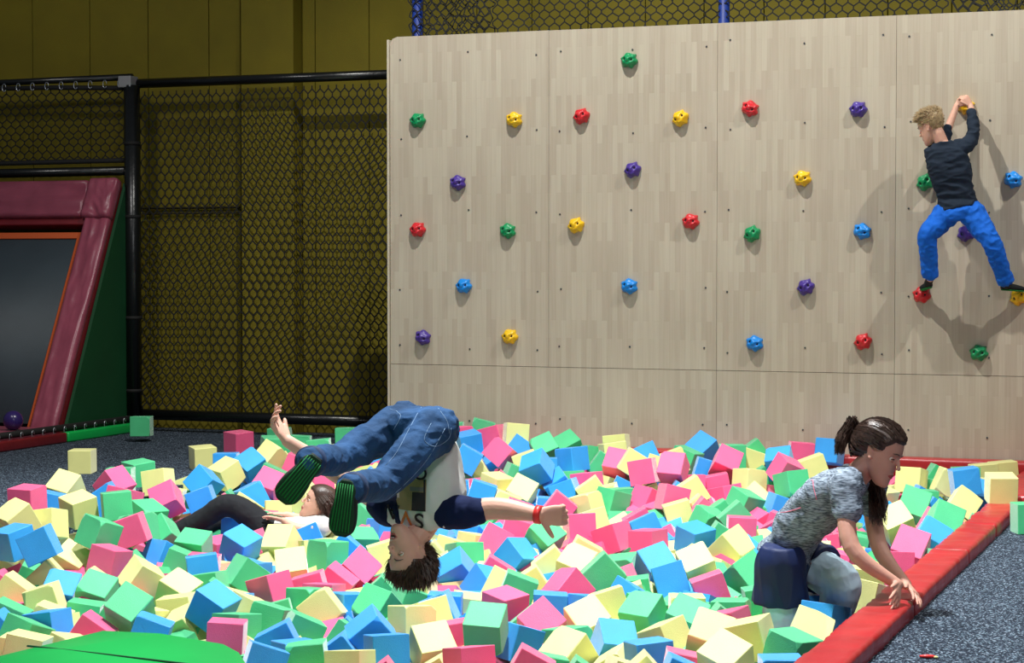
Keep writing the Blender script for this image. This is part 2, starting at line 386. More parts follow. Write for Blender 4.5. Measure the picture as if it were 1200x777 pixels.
HOLDS = [(489, 141, 'g', 'green climbing hold, top left corner of the wooden wall'), (602, 140, 'y', 'yellow climbing hold, top one in the leftmost panel'),
 (681, 136, 'r', 'red climbing hold, top left one in the second panel'), (737, 70.5, 'g', 'green climbing hold, the highest of all, alone near the top edge'),
 (797, 138.5, 'y', 'yellow climbing hold, top right one in the second panel'), (878.5, 127, 'r', 'red climbing hold, top left one in the third panel'),
 (1005.5, 128, 'v', 'purple climbing hold, top right one in the third panel'), (536, 214, 'v', 'purple climbing hold, upper one in the leftmost panel'),
 (741, 199, 'v', 'purple climbing hold in the second panel below the highest green one'), (940, 209, 'y', 'yellow climbing hold, the only yellow one in the third panel'),
 (1084, 213.5, 'g', "green climbing hold beside the climbing boy's left ribs"), (1187, 210.5, 'b', 'bright blue climbing hold right of the climbing boy'),
 (489, 269, 'r', 'red climbing hold, the only red one in the leftmost panel'), (594.5, 270.5, 'g', 'green climbing hold, lower one in the leftmost panel'),
 (674.5, 264, 'y', 'yellow climbing hold, lower left one in the second panel'), (809, 259.5, 'r', 'red climbing hold, lower right one in the second panel'),
 (881, 274, 'g', 'green climbing hold, the only green one in the third panel'), (1010, 271, 'b', 'blue climbing hold, upper one in the third panel'),
 (543, 335, 'b', 'blue climbing hold, the only blue one in the leftmost panel'), (737, 335.5, 'b', 'blue climbing hold, lowest hold in the second panel'),
 (944, 336.5, 'v', 'purple climbing hold, lower one in the third panel'), (1080, 345.5, 'r', "red climbing hold under the climbing boy's left foot"),
 (1194, 348, 'y', "yellow climbing hold under the climbing boy's right foot"), (495, 395.5, 'v', 'purple climbing hold, lowest one at the wooden wall left edge'),
 (597, 394.5, 'y', 'yellow climbing hold, lowest one in the leftmost panel'), (884, 402.5, 'b', 'blue climbing hold, lowest one in the third panel'),
 (1011, 400.5, 'r', 'red climbing hold, the only red one low in the third panel'), (1147, 413.5, 'g', 'green climbing hold, lowest one below the climbing boy'),
 (1132, 273, 'v', "purple climbing hold half hidden between the climbing boy's thighs"), (1131, 124, 'y', "yellow climbing hold gripped by the climbing boy's hands")]
proto = {}
for i, (u, v, c, lab) in enumerate(HOLDS):
    if c not in proto: r = proto[c] = make_hold('climbing_hold', c)
    else:
        r = proto[c].copy(); C.objects.link(r)
        for ch in list(proto[c].children): d = ch.copy(); C.objects.link(d); d.parent = r
    p = W(u, v, YB - .02); r.location = (p.x, YB - .001, p.z)
    r.rotation_euler = (0, [0, .35, -.3, .15, -.5, .6][i % 6], 0)
    r['label'] = lab; r['group'] = 'plastic climbing holds on the wooden wall'
    r.scale = (1.07, .7 if i == 28 else 1.0, 1.07)
# ================================================================== NETS
YF = 15.6
xl, xr = wx(160, YF), wx(457, YF) + .25
nf = thing('net_fence', 'black framed netting fence between dark post and wooden wall', 'fence', ((xl + xr) / 2, YF, 0))
def cyl(name, pts, r, m, par, n=14): bm = bmesh.new(); tube(bm, pts, r, n); return obj(name, bm, m, par, True)
cyl('bottom_rail', [(xl, YF, .15), (xr, YF, .15)], .048, M['black'], nf)
cyl('top_rail', [(xl, YF, 3.10), (xr, YF, 3.10)], .042, M['black'], nf)
for xx in (xr - .08, ): cyl('upright', [(xx, YF + .02, .0), (xx, YF + .02, 3.1)], .03, M['black'], nf)
bm = hexnet(xr - xl - .1, 2.86, .079, .0685, .0125)
for v in bm.verts: v.co += Vector((xl + .06, YF - .01 + .02 * math.sin(v.co.x * 2), .205))
o = obj('net', bm, M['cord'], nf); o['kind'] = 'stuff'
# the dark padded corner post stands on the carpet
pst = thing('padded_post', 'thick black padded post at the left end of the netting fence', 'post', (xl, YF - .05, 0))
cyl('padding', [(xl, YF - .06, 0), (xl, YF - .06, 3.08)], .072, M['black'], pst, 18)
bm = bmesh.new(); box(bm, xl - .1, xl + .03, YF - .13, YF, 3.06, 3.16, .01); o = obj('bracket', bm, M['grey'], pst); o['label'] = 'pale grey bracket at the top'
for z in (.35, 1.0, 1.9, 2.55): cyl('strap', [(xl, YF - .06, z), (xl, YF - .06, z + .03)], .0745, M['cord'], pst, 18)
# upper left net
ul = thing('upper_net_panel', 'black rail and sagging net panel above the slanted trampoline', 'netting', (xl - 1.5, YF, 2.3))
X2 = xl - 3.2
cyl('top_rail', [(X2, YF, 3.14), (xl - .02, YF - .02, 3.16)], .03, M['black'], ul)
cyl('net_rail', [(X2, YF - .02, 3.12), (xl - .9, YF - .04, 3.09), (xl - .05, YF - .04, 3.06)], .022, M['cord'], ul)
cyl('middle_rail', [(X2, YF - .03, 2.405), (xl, YF - .03, 2.42)], .022, M['cord'], ul)
cyl('lower_rail', [(X2, YF - .06, 2.315), (xl - .03, YF - .06, 2.325)], .042, M['black'], ul)
for i in range(12):
    x = xl - .12 - i * .145 * 1.05
    bm = bmesh.new(); tube(bm, [(x + .02 * math.cos(a), YF - .07, 3.10 + .035 * math.sin(a)) for a in [j * PI / 5 for j in range(10)]], .004, 5); obj('ring', bm, M['ring'], ul, True)
bm = hexnet(3.1, .66, .095, .058, .012, .004)
for v in bm.verts: v.co += Vector((X2, YF - .02, 2.42))
o = obj('net', bm, M['cord'], ul); o['kind'] = 'stuff'
# net above the climbing wall
YN = 14.75
tn = thing('top_net', 'black netting on blue posts above the wooden climbing wall', 'netting', (wx(489, YN), YN, 2.9))
for u, lab in ((489.5, 'blue post at the far left of the net'), (847.5, 'bright blue post')):
    x = wx(u, YN); o = cyl('blue_post', [(x, YN, 0), (x, YN, 4.3)], .043, M['bluepost'], tn)
    o['label'] = lab
x0 = wx(483, YN); xe = wx(1240, YN)
def netpart(x0, x1, cwid, jit, ydrop):
    bm = hexnet(x1 - x0, 1.5, cwid, .053, .0105, jit)
    for v in bm.verts: v.co += Vector((x0, YN - .05 + ydrop + .03 * noise.noise(v.co * 3), 2.95))
    o = obj('net', bm, M['cord'], tn); o['kind'] = 'stuff'
netpart(x0, wx(580, YN), .068, .012, 0); netpart(x0, wx(580, YN), .083, .014, .06)
netpart(wx(580, YN), wx(1115, YN), .086, .003, 0); netpart(wx(1115, YN), xe, .08, .012, 0); netpart(wx(1115, YN), xe, .072, .014, .05)
# ================================================================== SLANTED TRAMPOLINE (left)
YA, ZA, YT, ZTp = 14.46, .10, 15.48, 2.21
XE = -9.62
st = thing('slanted_trampoline', 'black slanted wall trampoline with dusty red padded frame', 'trampoline', (XE - 1.4, 15, 0))
dY, dZ = YT - YA, ZTp - ZA; L = math.hypot(dY, dZ); uy, uz = dY / L, dZ / L     # unit along the slope
ny, nz = -uz, uy                                                                  # out of the slope
def sl(x, s, n): return Vector((x, YA + uy * s + ny * n, ZA + uz * s + nz * n))
def slab(name, x0, x1, s0, s1, n0, n1, m, bev=.02, wr=0, x0b=None, x1b=None):
    bm = bmesh.new(); box(bm, x0, x1, s0, s1, n0, n1, bev)
    if wr:
        bmesh.ops.subdivide_edges(bm, edges=[e for e in bm.edges if e.calc_length() > .1], cuts=14, use_grid_fill=True)
        bm.normal_update()
        for v in bm.verts:
            if abs(v.co.z - n1) < .004:
                q = Vector(((v.co.x + v.co.y * .6) * 9, (v.co.y - v.co.x * .6) * 3.5, 0)); v.co.z += wr * (.5 - abs(noise.noise(q)) * 1.8)
    for v in bm.verts: v.co = sl(v.co.x, v.co.y, v.co.z)
    return obj(name, bm, m, st, True)
XL = -13.2; PW = .25
slab('jump_bed', XL, XE - PW - .05, .05, L - .5, -.04, -.02, M['bed'], 0)
slab('webbing_border', XE - PW - .075, XE - PW - .015, .0, L - .48, -.03, -.005, M['orange'], .004)
slab('webbing_border', XL, XE - PW - .075, L - .54, L - .48, -.03, -.005, M['orange'], .004)
slab('webbing_border', XL, XE - PW - .015, -.05, .01, -.03, -.005, M['orange'], .004)
slab('frame_edge', XE - PW - .02, XE - .01, -.05, L - .02, -.08, .0, M['dkred'], .01)
slab('frame_edge', XL, XE - PW, L - .42, L - .34, -.08, .03, M['dkred'], .01)
slab('side_pad', XE - PW, XE, -.04, L - .36, 0, .07, M['dred'], .025, .03)
slab('top_pad', XL, XE - PW - .04, L - .36, L, 0, .09, M['dred'], .03, .05)
slab('corner_pad', XE - PW - .03, XE + .01, L - .38, L + .01, 0, .11, M['dred'], .03, .04)
slab('bottom_pad', XL, XE - PW - .3, -.2, -.06, -.02, .03, M['dkred'], .02)
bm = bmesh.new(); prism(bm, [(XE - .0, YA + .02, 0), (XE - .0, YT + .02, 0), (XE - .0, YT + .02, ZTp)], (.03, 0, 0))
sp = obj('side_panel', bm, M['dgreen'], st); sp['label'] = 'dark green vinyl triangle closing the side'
# edge pads on the floor with a rope rail
def floorpad(name, lab, m, y0, y1, x=-9.6):
    bm = bmesh.new(); box(bm, x, x + .1, y0, y1, 0, .085, .015)
    return tag(obj(name, bm, m, None, True), lab, 'edge pad')
floorpad('edge_pad', 'dark red floor pad along the foot of the slanted trampoline', M['dkred'], 12.6, 14.36, -9.57)
floorpad('edge_pad', 'bright green floor pad running back towards the black post', M['green'], 14.38, 15.42, -9.57)
rr = thing('rope_rail', 'low black rope rail with steel rings along the edge pads', 'rail', (-9.5, 14, .1))
cyl('rope', [(-9.54, 12.6, .12), (-9.54, 15.45, .12)], .028, M['cord'], rr)
for i in range(14):
    y = 13.3 + i * .155
    bm = bmesh.new(); tube(bm, [(-9.51, y + .016 * math.cos(a), .105 + .03 * math.sin(a)) for a in [j * PI / 5 for j in range(10)]], .004, 5); obj('ring', bm, M['ring'], rr, True)
bm = bmesh.new(); bmesh.ops.create_uvsphere(bm, u_segments=32, v_segments=18, radius=.082)
p = G(29, 515, 0)
for v in bm.verts: v.co += Vector((-9.79, 14.05, .2))
tag(obj('ball', bm, M['ball'], None, True), 'shiny dark purple ball at the foot of the slanted trampoline', 'ball')
bm = bmesh.new(); box(bm, -10.6, -9.62, 13.2, 14.4, 0, .118, .02); tag(obj('base_mat', bm, M['dred'], None, True), 'dark red base mat in front of the slanted trampoline', 'mat')
# ================================================================== PIT EDGE PADS
def vpad(name, x0, x1, y0, y1, z0, z1, m, seam=0, amp=.006):
    bm = bmesh.new(); nx = 10; ny = max(6, int((y1 - y0) / .035)); nx2 = max(6, int((x1 - x0) / .035))
    box(bm, x0, x1, y0, y1, z0, z1, .022)
    bmesh.ops.subdivide_edges(bm, edges=[e for e in bm.edges if abs(e.verts[0].co.y - e.verts[1].co.y) > .2], cuts=min(60, ny), use_grid_fill=True)
    bmesh.ops.subdivide_edges(bm, edges=[e for e in bm.edges if abs(e.verts[0].co.x - e.verts[1].co.x) > .08], cuts=min(60, nx2), use_grid_fill=True)
    bm.normal_update()
    for v in bm.verts:
        if v.co.z > z0 + .01:
            q = Vector((v.co.x * 5, v.co.y * 14, v.co.z * 5)); q2 = Vector((v.co.x * 9, v.co.y * 4, 3))
            v.co += v.normal * (amp * (.4 - 1.5 * abs(noise.noise(q))) + amp * .6 * noise.noise(q2))
    return obj(name, bm, m, None, True)
ys = [4.9, 6.6, 8.6, 10.2, 11.25, 12.42]
sp_ = thing('side_edge_pad', 'long red padded edge down the right side of the foam pit', 'edge pad', (-1.53, 8, 0))
for a, b in zip(ys, ys[1:]):
    o = vpad('pad_section', -1.625, -1.44, a + .002, b - .002, -.04, .072, M['red'], amp=.0085); o.parent = sp_; o.matrix_parent_inverse = sp_.matrix_basis.inverted()
o = vpad('corner_edge_pad', -1.62, -.6, 12.44, 13.93, 0, .10, M['red']); tag(o, 'wide red pad in the far right corner against the wooden wall', 'edge pad')
o = vpad('back_edge_pad', -6.4, .6, 13.94, 14.10, 0, .155, M['red'], amp=.003); tag(o, 'red padded bar along the foot of the wooden wall', 'edge pad')
# green mat in the near left corner
a, b, c, d_ = G(-40, 776, .15), G(120, 737.5, .15), G(268, 752.5, .15), G(300, 784, .10)
bm = bmesh.new()
ctr = (a + b + c) / 3
P = [a, b, (b + c) / 2 + Vector((0, 0, .012)), c, G(287, 768, .13), G(330, 830, .13), G(250, 980, .15), G(-160, 1000, .15), G(-140, 800, .15)]
top = [bm.verts.new(p) for p in P]; low = [bm.verts.new((p.x, p.y, -.05)) for p in P]
bm.faces.new(top); bm.faces.new(low[::-1])
for i in range(len(P)): bm.faces.new((top[i], low[i], low[(i + 1) % len(P)], top[(i + 1) % len(P)]))
bmesh.ops.recalc_face_normals(bm, faces=bm.faces)
bmesh.ops.bevel(bm, geom=[e for e in bm.edges if e.verts[0].co.z > .05 and e.verts[1].co.z > .05], offset=.025, segments=3, affect='EDGES')
gm = obj('green_mat', bm, M['green'], None, True); tag(gm, 'green vinyl mat at the near left corner of the foam pit', 'mat')
s0, s1 = G(32, 757, .152), G(200, 776, .152)
bm = bmesh.new(); tube(bm, [s0, s0.lerp(s1, .5) + Vector((0, 0, .001)), s1, s1 + (s1 - s0) * .6], .004, 6); so = obj('seam', bm, M['dgreen']); so.parent = gm
# small red scrap on the carpet
bm = bmesh.new(); p = G(1087, 771.5, 0); loft(bm, [(p + Vector((-.03, .0, .006)), (0, .004, 0), (0, 0, .004)), (p + Vector((0, .0, .008)), (0, .01, 0), (0, 0, .007)), (p + Vector((.028, .012, .006)), (0, .005, 0), (0, 0, .004))], 3, 10)
tag(obj('red_scrap', bm, M['band'], None, True), 'small flat red scrap lying on the grey carpet, bottom right', 'scrap')
bm = bmesh.new(); p = G(1097, 772, 0); ell(bm, p + Vector((0, 0, .006)), (.009, 0, 0), (0, .006, 0), (0, 0, .005), 8); tag(obj('crumb', bm, FOAM['y'], None, True), 'tiny yellow foam crumb beside the red scrap', 'crumb')

# ================================================================== FOAM CUBES
CS = .167
def cube_mesh(key, variant):
    rnd = random.Random(variant * 13 + ord(key))
    bm = bmesh.new(); bmesh.ops.create_cube(bm, size=CS)
    h = CS / 2
    for _ in range(rnd.choice((0, 1, 1, 2, 3))):       # torn corners and nicks
        c = Vector([rnd.choice((-1, 1)) * h for _ in range(3)])
        n = Vector([math.copysign(rnd.uniform(.15, 1), x) for x in c]).normalized()
        bmesh.ops.bisect_plane(bm, geom=bm.verts[:] + bm.edges[:] + bm.faces[:], plane_co=c - n * rnd.uniform(.006, .02), plane_no=n, clear_outer=True)
        es = [e for e in bm.edges if e.is_boundary]
        if es: bmesh.ops.contextual_create(bm, geom=es)
    bmesh.ops.bevel(bm, geom=bm.edges[:], offset=.0028, segments=1, affect='EDGES')
    for v in bm.verts: v.co += Vector((rnd.uniform(-1, 1), rnd.uniform(-1, 1), rnd.uniform(-1, 1))) * .0012
    bmesh.ops.recalc_face_normals(bm, faces=bm.faces)
    me = bpy.data.meshes.new('foam_cube'); bm.to_mesh(me); bm.free(); me.materials.append(FOAM[key]); return me
CM = {k: [cube_mesh(k, i) for i in range(7)] for k in 'ypbg'}
CUBES = [('y',-8.018,12.346,0.084,-21,89,87,245),
('p',-6.999,10.183,0.085,175,-1,179,256),
('y',-7.119,10.773,0.084,140,-12,179,234),
('b',-6.942,10.379,0.027,-92,12,21,76),
('g',-7.086,11.361,0.084,-159,88,-48,36),
('g',-7.192,11.759,0.084,174,-4,151,142),
('p',-6.966,11.095,0.084,169,-48,177,218),
('b',-6.864,10.836,0.02,-94,55,18,62),
('p',-6.632,10.658,0.038,-167,-8,175,64),
('y',-6.663,10.219,0.042,167,-11,154,332),
('g',-6.397,10.209,0.077,176,3,127,284),
('g',-6.325,10.428,-0.016,-178,-22,159,148),
('y',-6.702,9.642,0.047,145,-9,157,298),
('y',-6.636,9.859,-0.003,-169,9,180,247),
('g',-6.112,9.569,0.005,-163,-12,161,405),
('p',-6.109,9.905,-0.02,-95,70,16,305),
('g',-6.181,10.099,-0.032,-99,1,85,109),
('p',-6.561,10.568,-0.153,113,-20,171,17),
('g',-6.176,10.357,-0.11,128,-41,150,153),
('y',-7.335,12.877,0.084,177,-4,135,191),
('p',-7.465,13.656,0.126,177,-3,154,212),
('b',-6.998,12.619,0.07,-164,88,-54,61),
('b',-6.778,12.579,0.071,145,-30,161,210),
('y',-6.774,12.222,0.05,152,-6,152,269),
('b',-6.706,11.784,0.031,115,-36,162,240),
('b',-6.483,11.37,-0.033,-96,70,15,252),
('y',-6.902,11.529,0.058,-173,10,-173,187),
('y',-6.977,12.008,-0.044,-94,70,16,31),
('y',-6.675,11.293,-0.026,102,80,-148,20),
('p',-6.595,11.115,-0.001,144,-46,138,289),
('g',-6.814,11.857,-0.133,174,-46,156,80),
('g',-6.424,11.572,-0.086,-92,56,19,21),
('p',-6.22,11.211,-0.068,-91,33,21,237),
('b',-6.324,11.744,-0.041,156,7,134,158),
('y',-6.213,11.471,-0.1,-151,-21,158,111),
('p',-5.922,11.146,-0.126,-91,4,22,22),
('y',-6.74,12.818,0.112,128,-17,156,176),
('y',-6.775,13.016,0.014,-128,-5,95,1),
('g',-6.59,12.516,-0,-92,25,21,33),
('p',-6.491,12.301,-0.025,138,-19,-176,234),
('p',-6.518,12.758,0.053,-92,24,21,195),
('g',-7.389,14.189,0.116,-77,88,28,64),
('g',-6.916,13.179,0.141,-179,-6,130,88),
('g',-6.854,13.475,0.13,-92,3,21,137),
('y',-5.988,11.471,-0.099,-179,6,120,116),
('y',-5.909,11.687,-0.073,179,24,177,296),
('y',-6.179,12.258,-0.085,-93,42,19,23),
('g',-5.779,10.942,-0.103,-164,2,140,141),
('b',-5.857,10.729,-0.117,-174,3,164,136),
('g',-6.571,13.244,0.13,-108,84,2,173),
('g',-6.645,13.865,0.164,-92,-1,21,152),
('y',-6.229,12.887,0.13,-92,0,22,209),
('g',-5.383,11.426,-0.113,-93,43,19,129),
('b',-5.072,11.1,-0.134,-174,3,145,228),
('p',-5.086,10.773,-0.154,-178,21,-165,3),
('b',-6.006,12.907,-0.052,-92,44,19,210),
('y',-6.044,13.084,-0.042,-174,45,-156,58),
('p',-6.22,12.517,-0.038,-178,7,148,175),
('y',-6.092,12.113,-0.076,-93,45,19,62),
('b',-5.847,10.521,-0.204,-92,3,21,0),
('b',-5.569,10.205,-0.124,164,-25,172,408),
('g',-5.764,10.008,-0.119,158,-7,-171,264),
('p',-5.756,10.288,-0.182,-83,-4,67,51),
('p',-5.637,10.453,-0.161,-111,0,100,29),
('b',-5.399,9.472,-0.144,173,5,121,211),
('y',-5.539,9.805,-0.231,-86,5,95,24),
('y',-5.406,10.401,-0.126,134,3,180,335),
('b',-5.404,10.758,-0.141,-94,67,17,134),
('y',-5.183,10.4,-0.169,176,8,129,23),
('y',-5.375,11.084,-0.135,-65,80,-22,160),
('g',-4.973,10.119,-0.13,-175,0,159,385),
('b',-4.968,10.331,-0.14,-92,40,20,80),
('b',-5.199,10.946,-0.187,-177,3,163,15),
('g',-4.984,10.578,-0.136,-70,5,45,163),
('y',-4.994,9.727,-0.152,170,-43,123,281),
('b',-5.218,9.683,-0.207,-92,4,85,37),
('g',-5.139,9.467,-0.163,126,-1,140,306),
('p',-4.822,9.158,-0.174,175,16,161,352),
('p',-4.697,9.358,-0.193,-97,74,13,129),
('p',-4.651,9.554,-0.194,175,53,-172,195),
('p',-4.549,9.212,-0.212,-91,7,90,75),
('b',-4.294,8.987,-0.211,-175,3,145,106),
('y',-4.339,8.775,-0.183,106,-49,-178,417),
('g',-4.62,8.835,-0.252,-173,15,-153,42),
('g',-4.542,9.03,-0.207,-152,84,-79,147),
('g',-4.479,8.492,-0.202,-170,-13,-175,238),
('g',-4.252,8.375,-0.222,-155,0,126,246),
('g',-4.048,8.435,-0.264,-102,32,10,75),
('b',-4.13,8.612,-0.289,-135,5,112,8),
('b',-3.945,8.154,-0.271,-93,53,18,124),
('y',-3.7,7.747,-0.23,-171,5,180,212),
('b',-4.755,8.439,-0.139,169,-31,-179,543),
('g',-5.241,9.258,-0.203,-176,10,-174,101),
('g',-5.111,9.099,-0.232,-92,32,20,17),
('y',-4.965,8.951,-0.225,-166,5,108,16),
('b',-4.846,8.793,-0.219,-176,2,-175,6),
('y',-4.661,8.622,-0.199,-161,-14,160,89),
('g',-4.551,8.294,-0.215,-173,3,169,182),
('p',-4.496,8.102,-0.213,120,86,-129,585),
('b',-4.26,8.174,-0.235,-94,63,18,224),
('b',-4.078,7.975,-0.255,-99,86,-48,63),
('b',-4.043,7.606,-0.209,-161,6,124,250),
('g',-3.943,7.824,-0.227,-92,-6,21,281),
('g',-5.736,9.806,-0.184,-92,22,20,183),
('p',-5.486,9.632,-0.167,-92,5,22,31),
('b',-6.143,9.046,0.009,-94,65,17,430),
('y',-6.712,10.29,-0.195,-98,79,10,22),
('y',-6.967,9.913,-0.198,119,-11,177,67),
('b',-6.528,9.37,-0.037,-7,77,63,307),
('p',-6.269,8.885,-0.221,-93,40,19,24),
('g',-6.345,9.266,-0.225,-84,25,30,62),
('y',-6.169,9.157,-0.197,-93,47,19,150),
('y',-6.119,8.764,-0.208,-92,36,20,236),
('y',-5.841,8.643,-0.212,-96,72,15,274),
('y',-6.277,9.536,-0.162,153,-29,-165,275),
('p',-5.98,9.465,-0.131,-173,-11,174,368),
('g',-5.955,9.66,-0.206,-93,49,19,19),
('b',-5.977,10.015,-0.187,-91,-60,71,193),
('y',-5.634,9.235,-0.171,-148,-15,138,368),
('y',-5.83,9.088,-0.213,-92,35,19,14),
('b',-5.877,8.85,-0.199,144,-10,-161,213),
('g',-5.649,8.822,-0.19,147,-16,-169,359),
('g',-5.571,8.589,-0.267,100,81,-149,154),
('g',-5.341,8.509,-0.264,-171,55,-153,55),
('g',-5.082,8.221,-0.138,137,-26,-179,552),
('p',-5.19,8.053,-0.239,-92,35,19,360),
('b',-5.423,8.052,-0.218,-179,9,177,271),
('y',-5.635,8.381,-0.262,-92,20,20,73),
('y',-5.482,8.226,-0.272,-100,4,98,26),
('g',-5.797,8.261,-0.24,-92,25,21,121),
('b',-5.659,8,-0.251,-92,45,19,44),
('g',-5.413,7.845,-0.226,-160,-13,167,219),
('y',-5.319,7.661,-0.265,-92,8,21,40),
('y',-5.166,7.5,-0.216,106,78,-147,490),
('y',-5.102,7.737,-0.26,158,77,-139,424),
('b',-4.911,8.12,-0.228,-92,20,22,572),
('y',-5.128,8.409,-0.237,-81,9,91,59),
('y',-5.304,9.05,-0.2,161,-26,-179,310),
('y',-5.093,8.686,-0.225,-101,82,5,160),
('y',-4.916,8.469,-0.251,-43,54,44,398),
('y',-4.726,10.349,-0.156,-94,-16,28,276),
('p',-4.627,9.779,-0.15,136,-42,-164,314),
('g',-4.11,8.915,-0.184,127,-11,165,332),
('g',-4.262,9.292,-0.194,-92,48,19,76),
('g',-4.057,9.182,-0.205,-158,-3,138,173),
('b',-3.843,8.272,-0.178,140,-12,123,383),
('b',-3.68,8.079,-0.218,180,8,130,377),
('p',-3.487,7.619,-0.256,-93,53,19,19),
('y',-3.764,8.548,-0.17,-176,7,145,352),
('y',-3.778,8.769,-0.184,-107,-8,59,147),
('y',-3.52,8.216,-0.212,172,-38,136,495),
('y',-3.362,7.876,-0.279,-178,31,-162,26),
('p',-3.552,8.497,-0.227,-99,80,10,110),
('g',-3.266,8.228,-0.107,151,-3,-170,669),
('y',-3.791,9.345,-0.247,-84,10,38,87),
('b',-3.842,9.129,-0.208,133,87,-119,77),
('b',-3.809,8.964,-0.193,-178,25,-166,99),
('p',-3.513,9.103,-0.177,175,-10,155,316),
('b',-3.199,8.43,-0.204,-162,-2,150,314),
('p',-3.174,7.811,-0.19,-179,10,141,285),
('b',-4.086,9.866,-0.139,148,31,-171,404),
('b',-3.865,9.738,-0.188,-161,-32,142,206),
('g',-4.204,10.271,-0.127,-177,12,137,161),
('y',-4.422,10.329,-0.163,-93,50,19,152),
('y',-4.39,10.557,-0.153,162,72,-141,56),
('y',-4.37,10.841,-0.155,167,79,-132,77),
('y',-4.246,10.03,-0.172,95,-62,-163,98),
('y',-4.147,9.493,-0.2,-169,8,-175,169),
('p',-4.207,10.724,-0.102,108,-28,-161,210),
('p',-4.293,11.305,-0.118,97,73,-153,148),
('b',-3.952,10.412,-0.134,-171,-41,156,344),
('p',-3.925,10.02,-0.173,-92,32,20,79),
('y',-3.702,9.617,-0.172,161,62,-148,123),
('g',-3.581,9.455,-0.149,94,69,-155,198),
('y',-3.654,9.851,-0.189,-93,57,19,98),
('y',-3.721,10.361,-0.159,-93,52,19,183),
('g',-4.006,11.023,-0.103,151,-40,172,351),
('p',-3.603,11.09,-0.096,177,20,163,322),
('p',-3.362,10.996,-0.102,-179,4,163,249),
('y',-3.655,10.701,-0.143,-92,29,20,72),
('y',-3.531,10.217,-0.129,144,-20,179,259),
('g',-3.257,9.858,-0.101,-92,47,20,346),
('g',-3.322,10.389,-0.168,-51,79,42,95),
('p',-3.257,10.129,-0.199,-112,-1,88,47),
('b',-3.111,10.319,-0.119,158,-40,145,323),
('b',-2.945,10.026,-0.143,128,-69,161,351),
('b',-3.134,11.166,-0.091,174,-13,149,315),
('y',-2.995,9.161,-0.145,-173,17,-155,209),
('y',-3.053,9.679,-0.207,-95,72,15,18),
('b',-2.999,9.485,-0.171,-153,-18,148,83),
('g',-2.795,9.073,-0.163,147,-2,167,483),
('g',-2.878,9.353,-0.204,-72,4,68,12),
('y',-2.58,8.719,-0.204,-60,67,4,322),
('y',-3.024,8.922,-0.185,153,-35,148,339),
('p',-3.367,9.618,-0.157,139,9,143,326),
('p',-2.929,7.879,-0.208,-92,29,20,153),
('b',-2.765,8.522,-0.199,-170,-35,118,404),
('y',-2.673,8.303,-0.264,167,33,173,78),
('y',-2.44,7.663,-0.174,-161,1,123,40),
('b',-3.346,9.283,-0.2,119,86,-131,150),
('b',-3.145,9.3,-0.201,-173,4,144,60),
('y',-2.909,8.316,-0.215,139,-7,157,448),
('g',-2.998,8.57,-0.227,-87,82,-26,82),
('p',-3.193,8.749,-0.179,136,-38,168,355),
('g',-3.311,8.913,-0.229,-129,6,112,16),
('g',-2.926,8.065,-0.253,-176,-11,-156,48),
('g',-2.713,7.918,-0.252,-92,35,19,24),
('y',-2.916,10.427,-0.125,155,-33,134,342),
('g',-3.119,9.965,-0.212,-96,82,11,74),
('p',-2.707,9.948,-0.172,-96,70,15,303),
('g',-2.572,10.15,-0.115,142,-49,178,440),
('y',-2.876,11.02,-0.101,155,-48,179,418),
('g',-2.393,9.167,-0.157,-133,86,-38,106),
('g',-2.317,9.46,-0.134,-92,-9,22,309),
('p',-2.295,8.747,-0.136,-105,-4,76,100),
('y',-2.071,8.258,-0.08,-105,-4,84,372),
('g',-2.59,9.087,-0.177,151,-19,-180,253),
('g',-2.377,8.927,-0.169,-92,38,20,30),
('y',-2.657,9.32,-0.176,-92,1,21,63),
('b',-2.494,8.18,-0.183,176,4,128,280),
('y',-2.422,7.863,-0.203,-92,48,19,61),
('y',-2.268,8.326,-0.099,139,-16,-173,376),
('g',-2.177,8.547,-0.16,-92,24,20,0),
('y',-2.108,7.988,-0.128,148,-19,161,478),
('g',-1.859,8.095,-0.096,-176,-13,154,493),
('y',-1.86,8.431,-0.083,137,-19,-167,392),
('b',-1.835,7.811,-0.138,-92,0,21,134),
('b',-2.233,7.751,-0.171,-92,24,21,53),
('p',-2.316,8.078,-0.202,-92,11,20,90),
('b',-1.853,8.714,-0.072,-167,-1,159,321),
('y',-2.022,9.185,-0.105,-157,2,116,41),
('b',-1.959,9.031,-0.081,-92,0,21,153),
('g',-2.011,9.372,-0.153,-92,28,20,5),
('p',-2.031,8.845,-0.112,-96,1,88,190),
('y',-1.881,9.733,-0.061,-91,9,21,185),
('y',-1.794,9.259,-0.045,-167,-9,174,528),
('p',-1.771,10.044,-0.017,-172,0,-169,369),
('p',-1.809,10.65,-0.002,129,-17,179,365),
('g',-1.673,10.762,-0.121,-92,19,21,42),
('p',-2.095,10.224,-0.069,-82,12,73,361),
('b',-2.202,12.086,-0.065,-52,45,12,43),
('p',-2.136,11.75,-0.045,-91,48,20,100),
('y',-2.048,11.571,0.006,151,-34,133,341),
('g',-2.027,12.038,0.06,117,-19,-174,243),
('y',-2.388,12.883,-0.014,-72,3,71,282),
('y',-2.404,13.095,-0.035,-98,1,91,11),
('p',-2.388,13.481,-0.041,-92,49,19,22),
('y',-2.238,13.196,0.081,-169,-1,172,225),
('g',-2.133,13.586,0.048,-92,34,20,50),
('g',-2.201,13.372,0.001,117,82,-140,12),
('b',-2.118,12.935,-0.026,-92,30,20,11),
('b',-1.937,12.246,-0.016,-92,37,20,16),
('g',-2.088,12.744,-0.007,117,87,-132,28),
('y',-1.995,13.174,0.076,-92,24,20,138),
('b',-1.835,12.799,0.134,-102,82,8,254),
('g',-1.929,13.492,0.071,-127,87,-17,8),
('y',-1.838,13.697,0.076,-110,85,1,76),
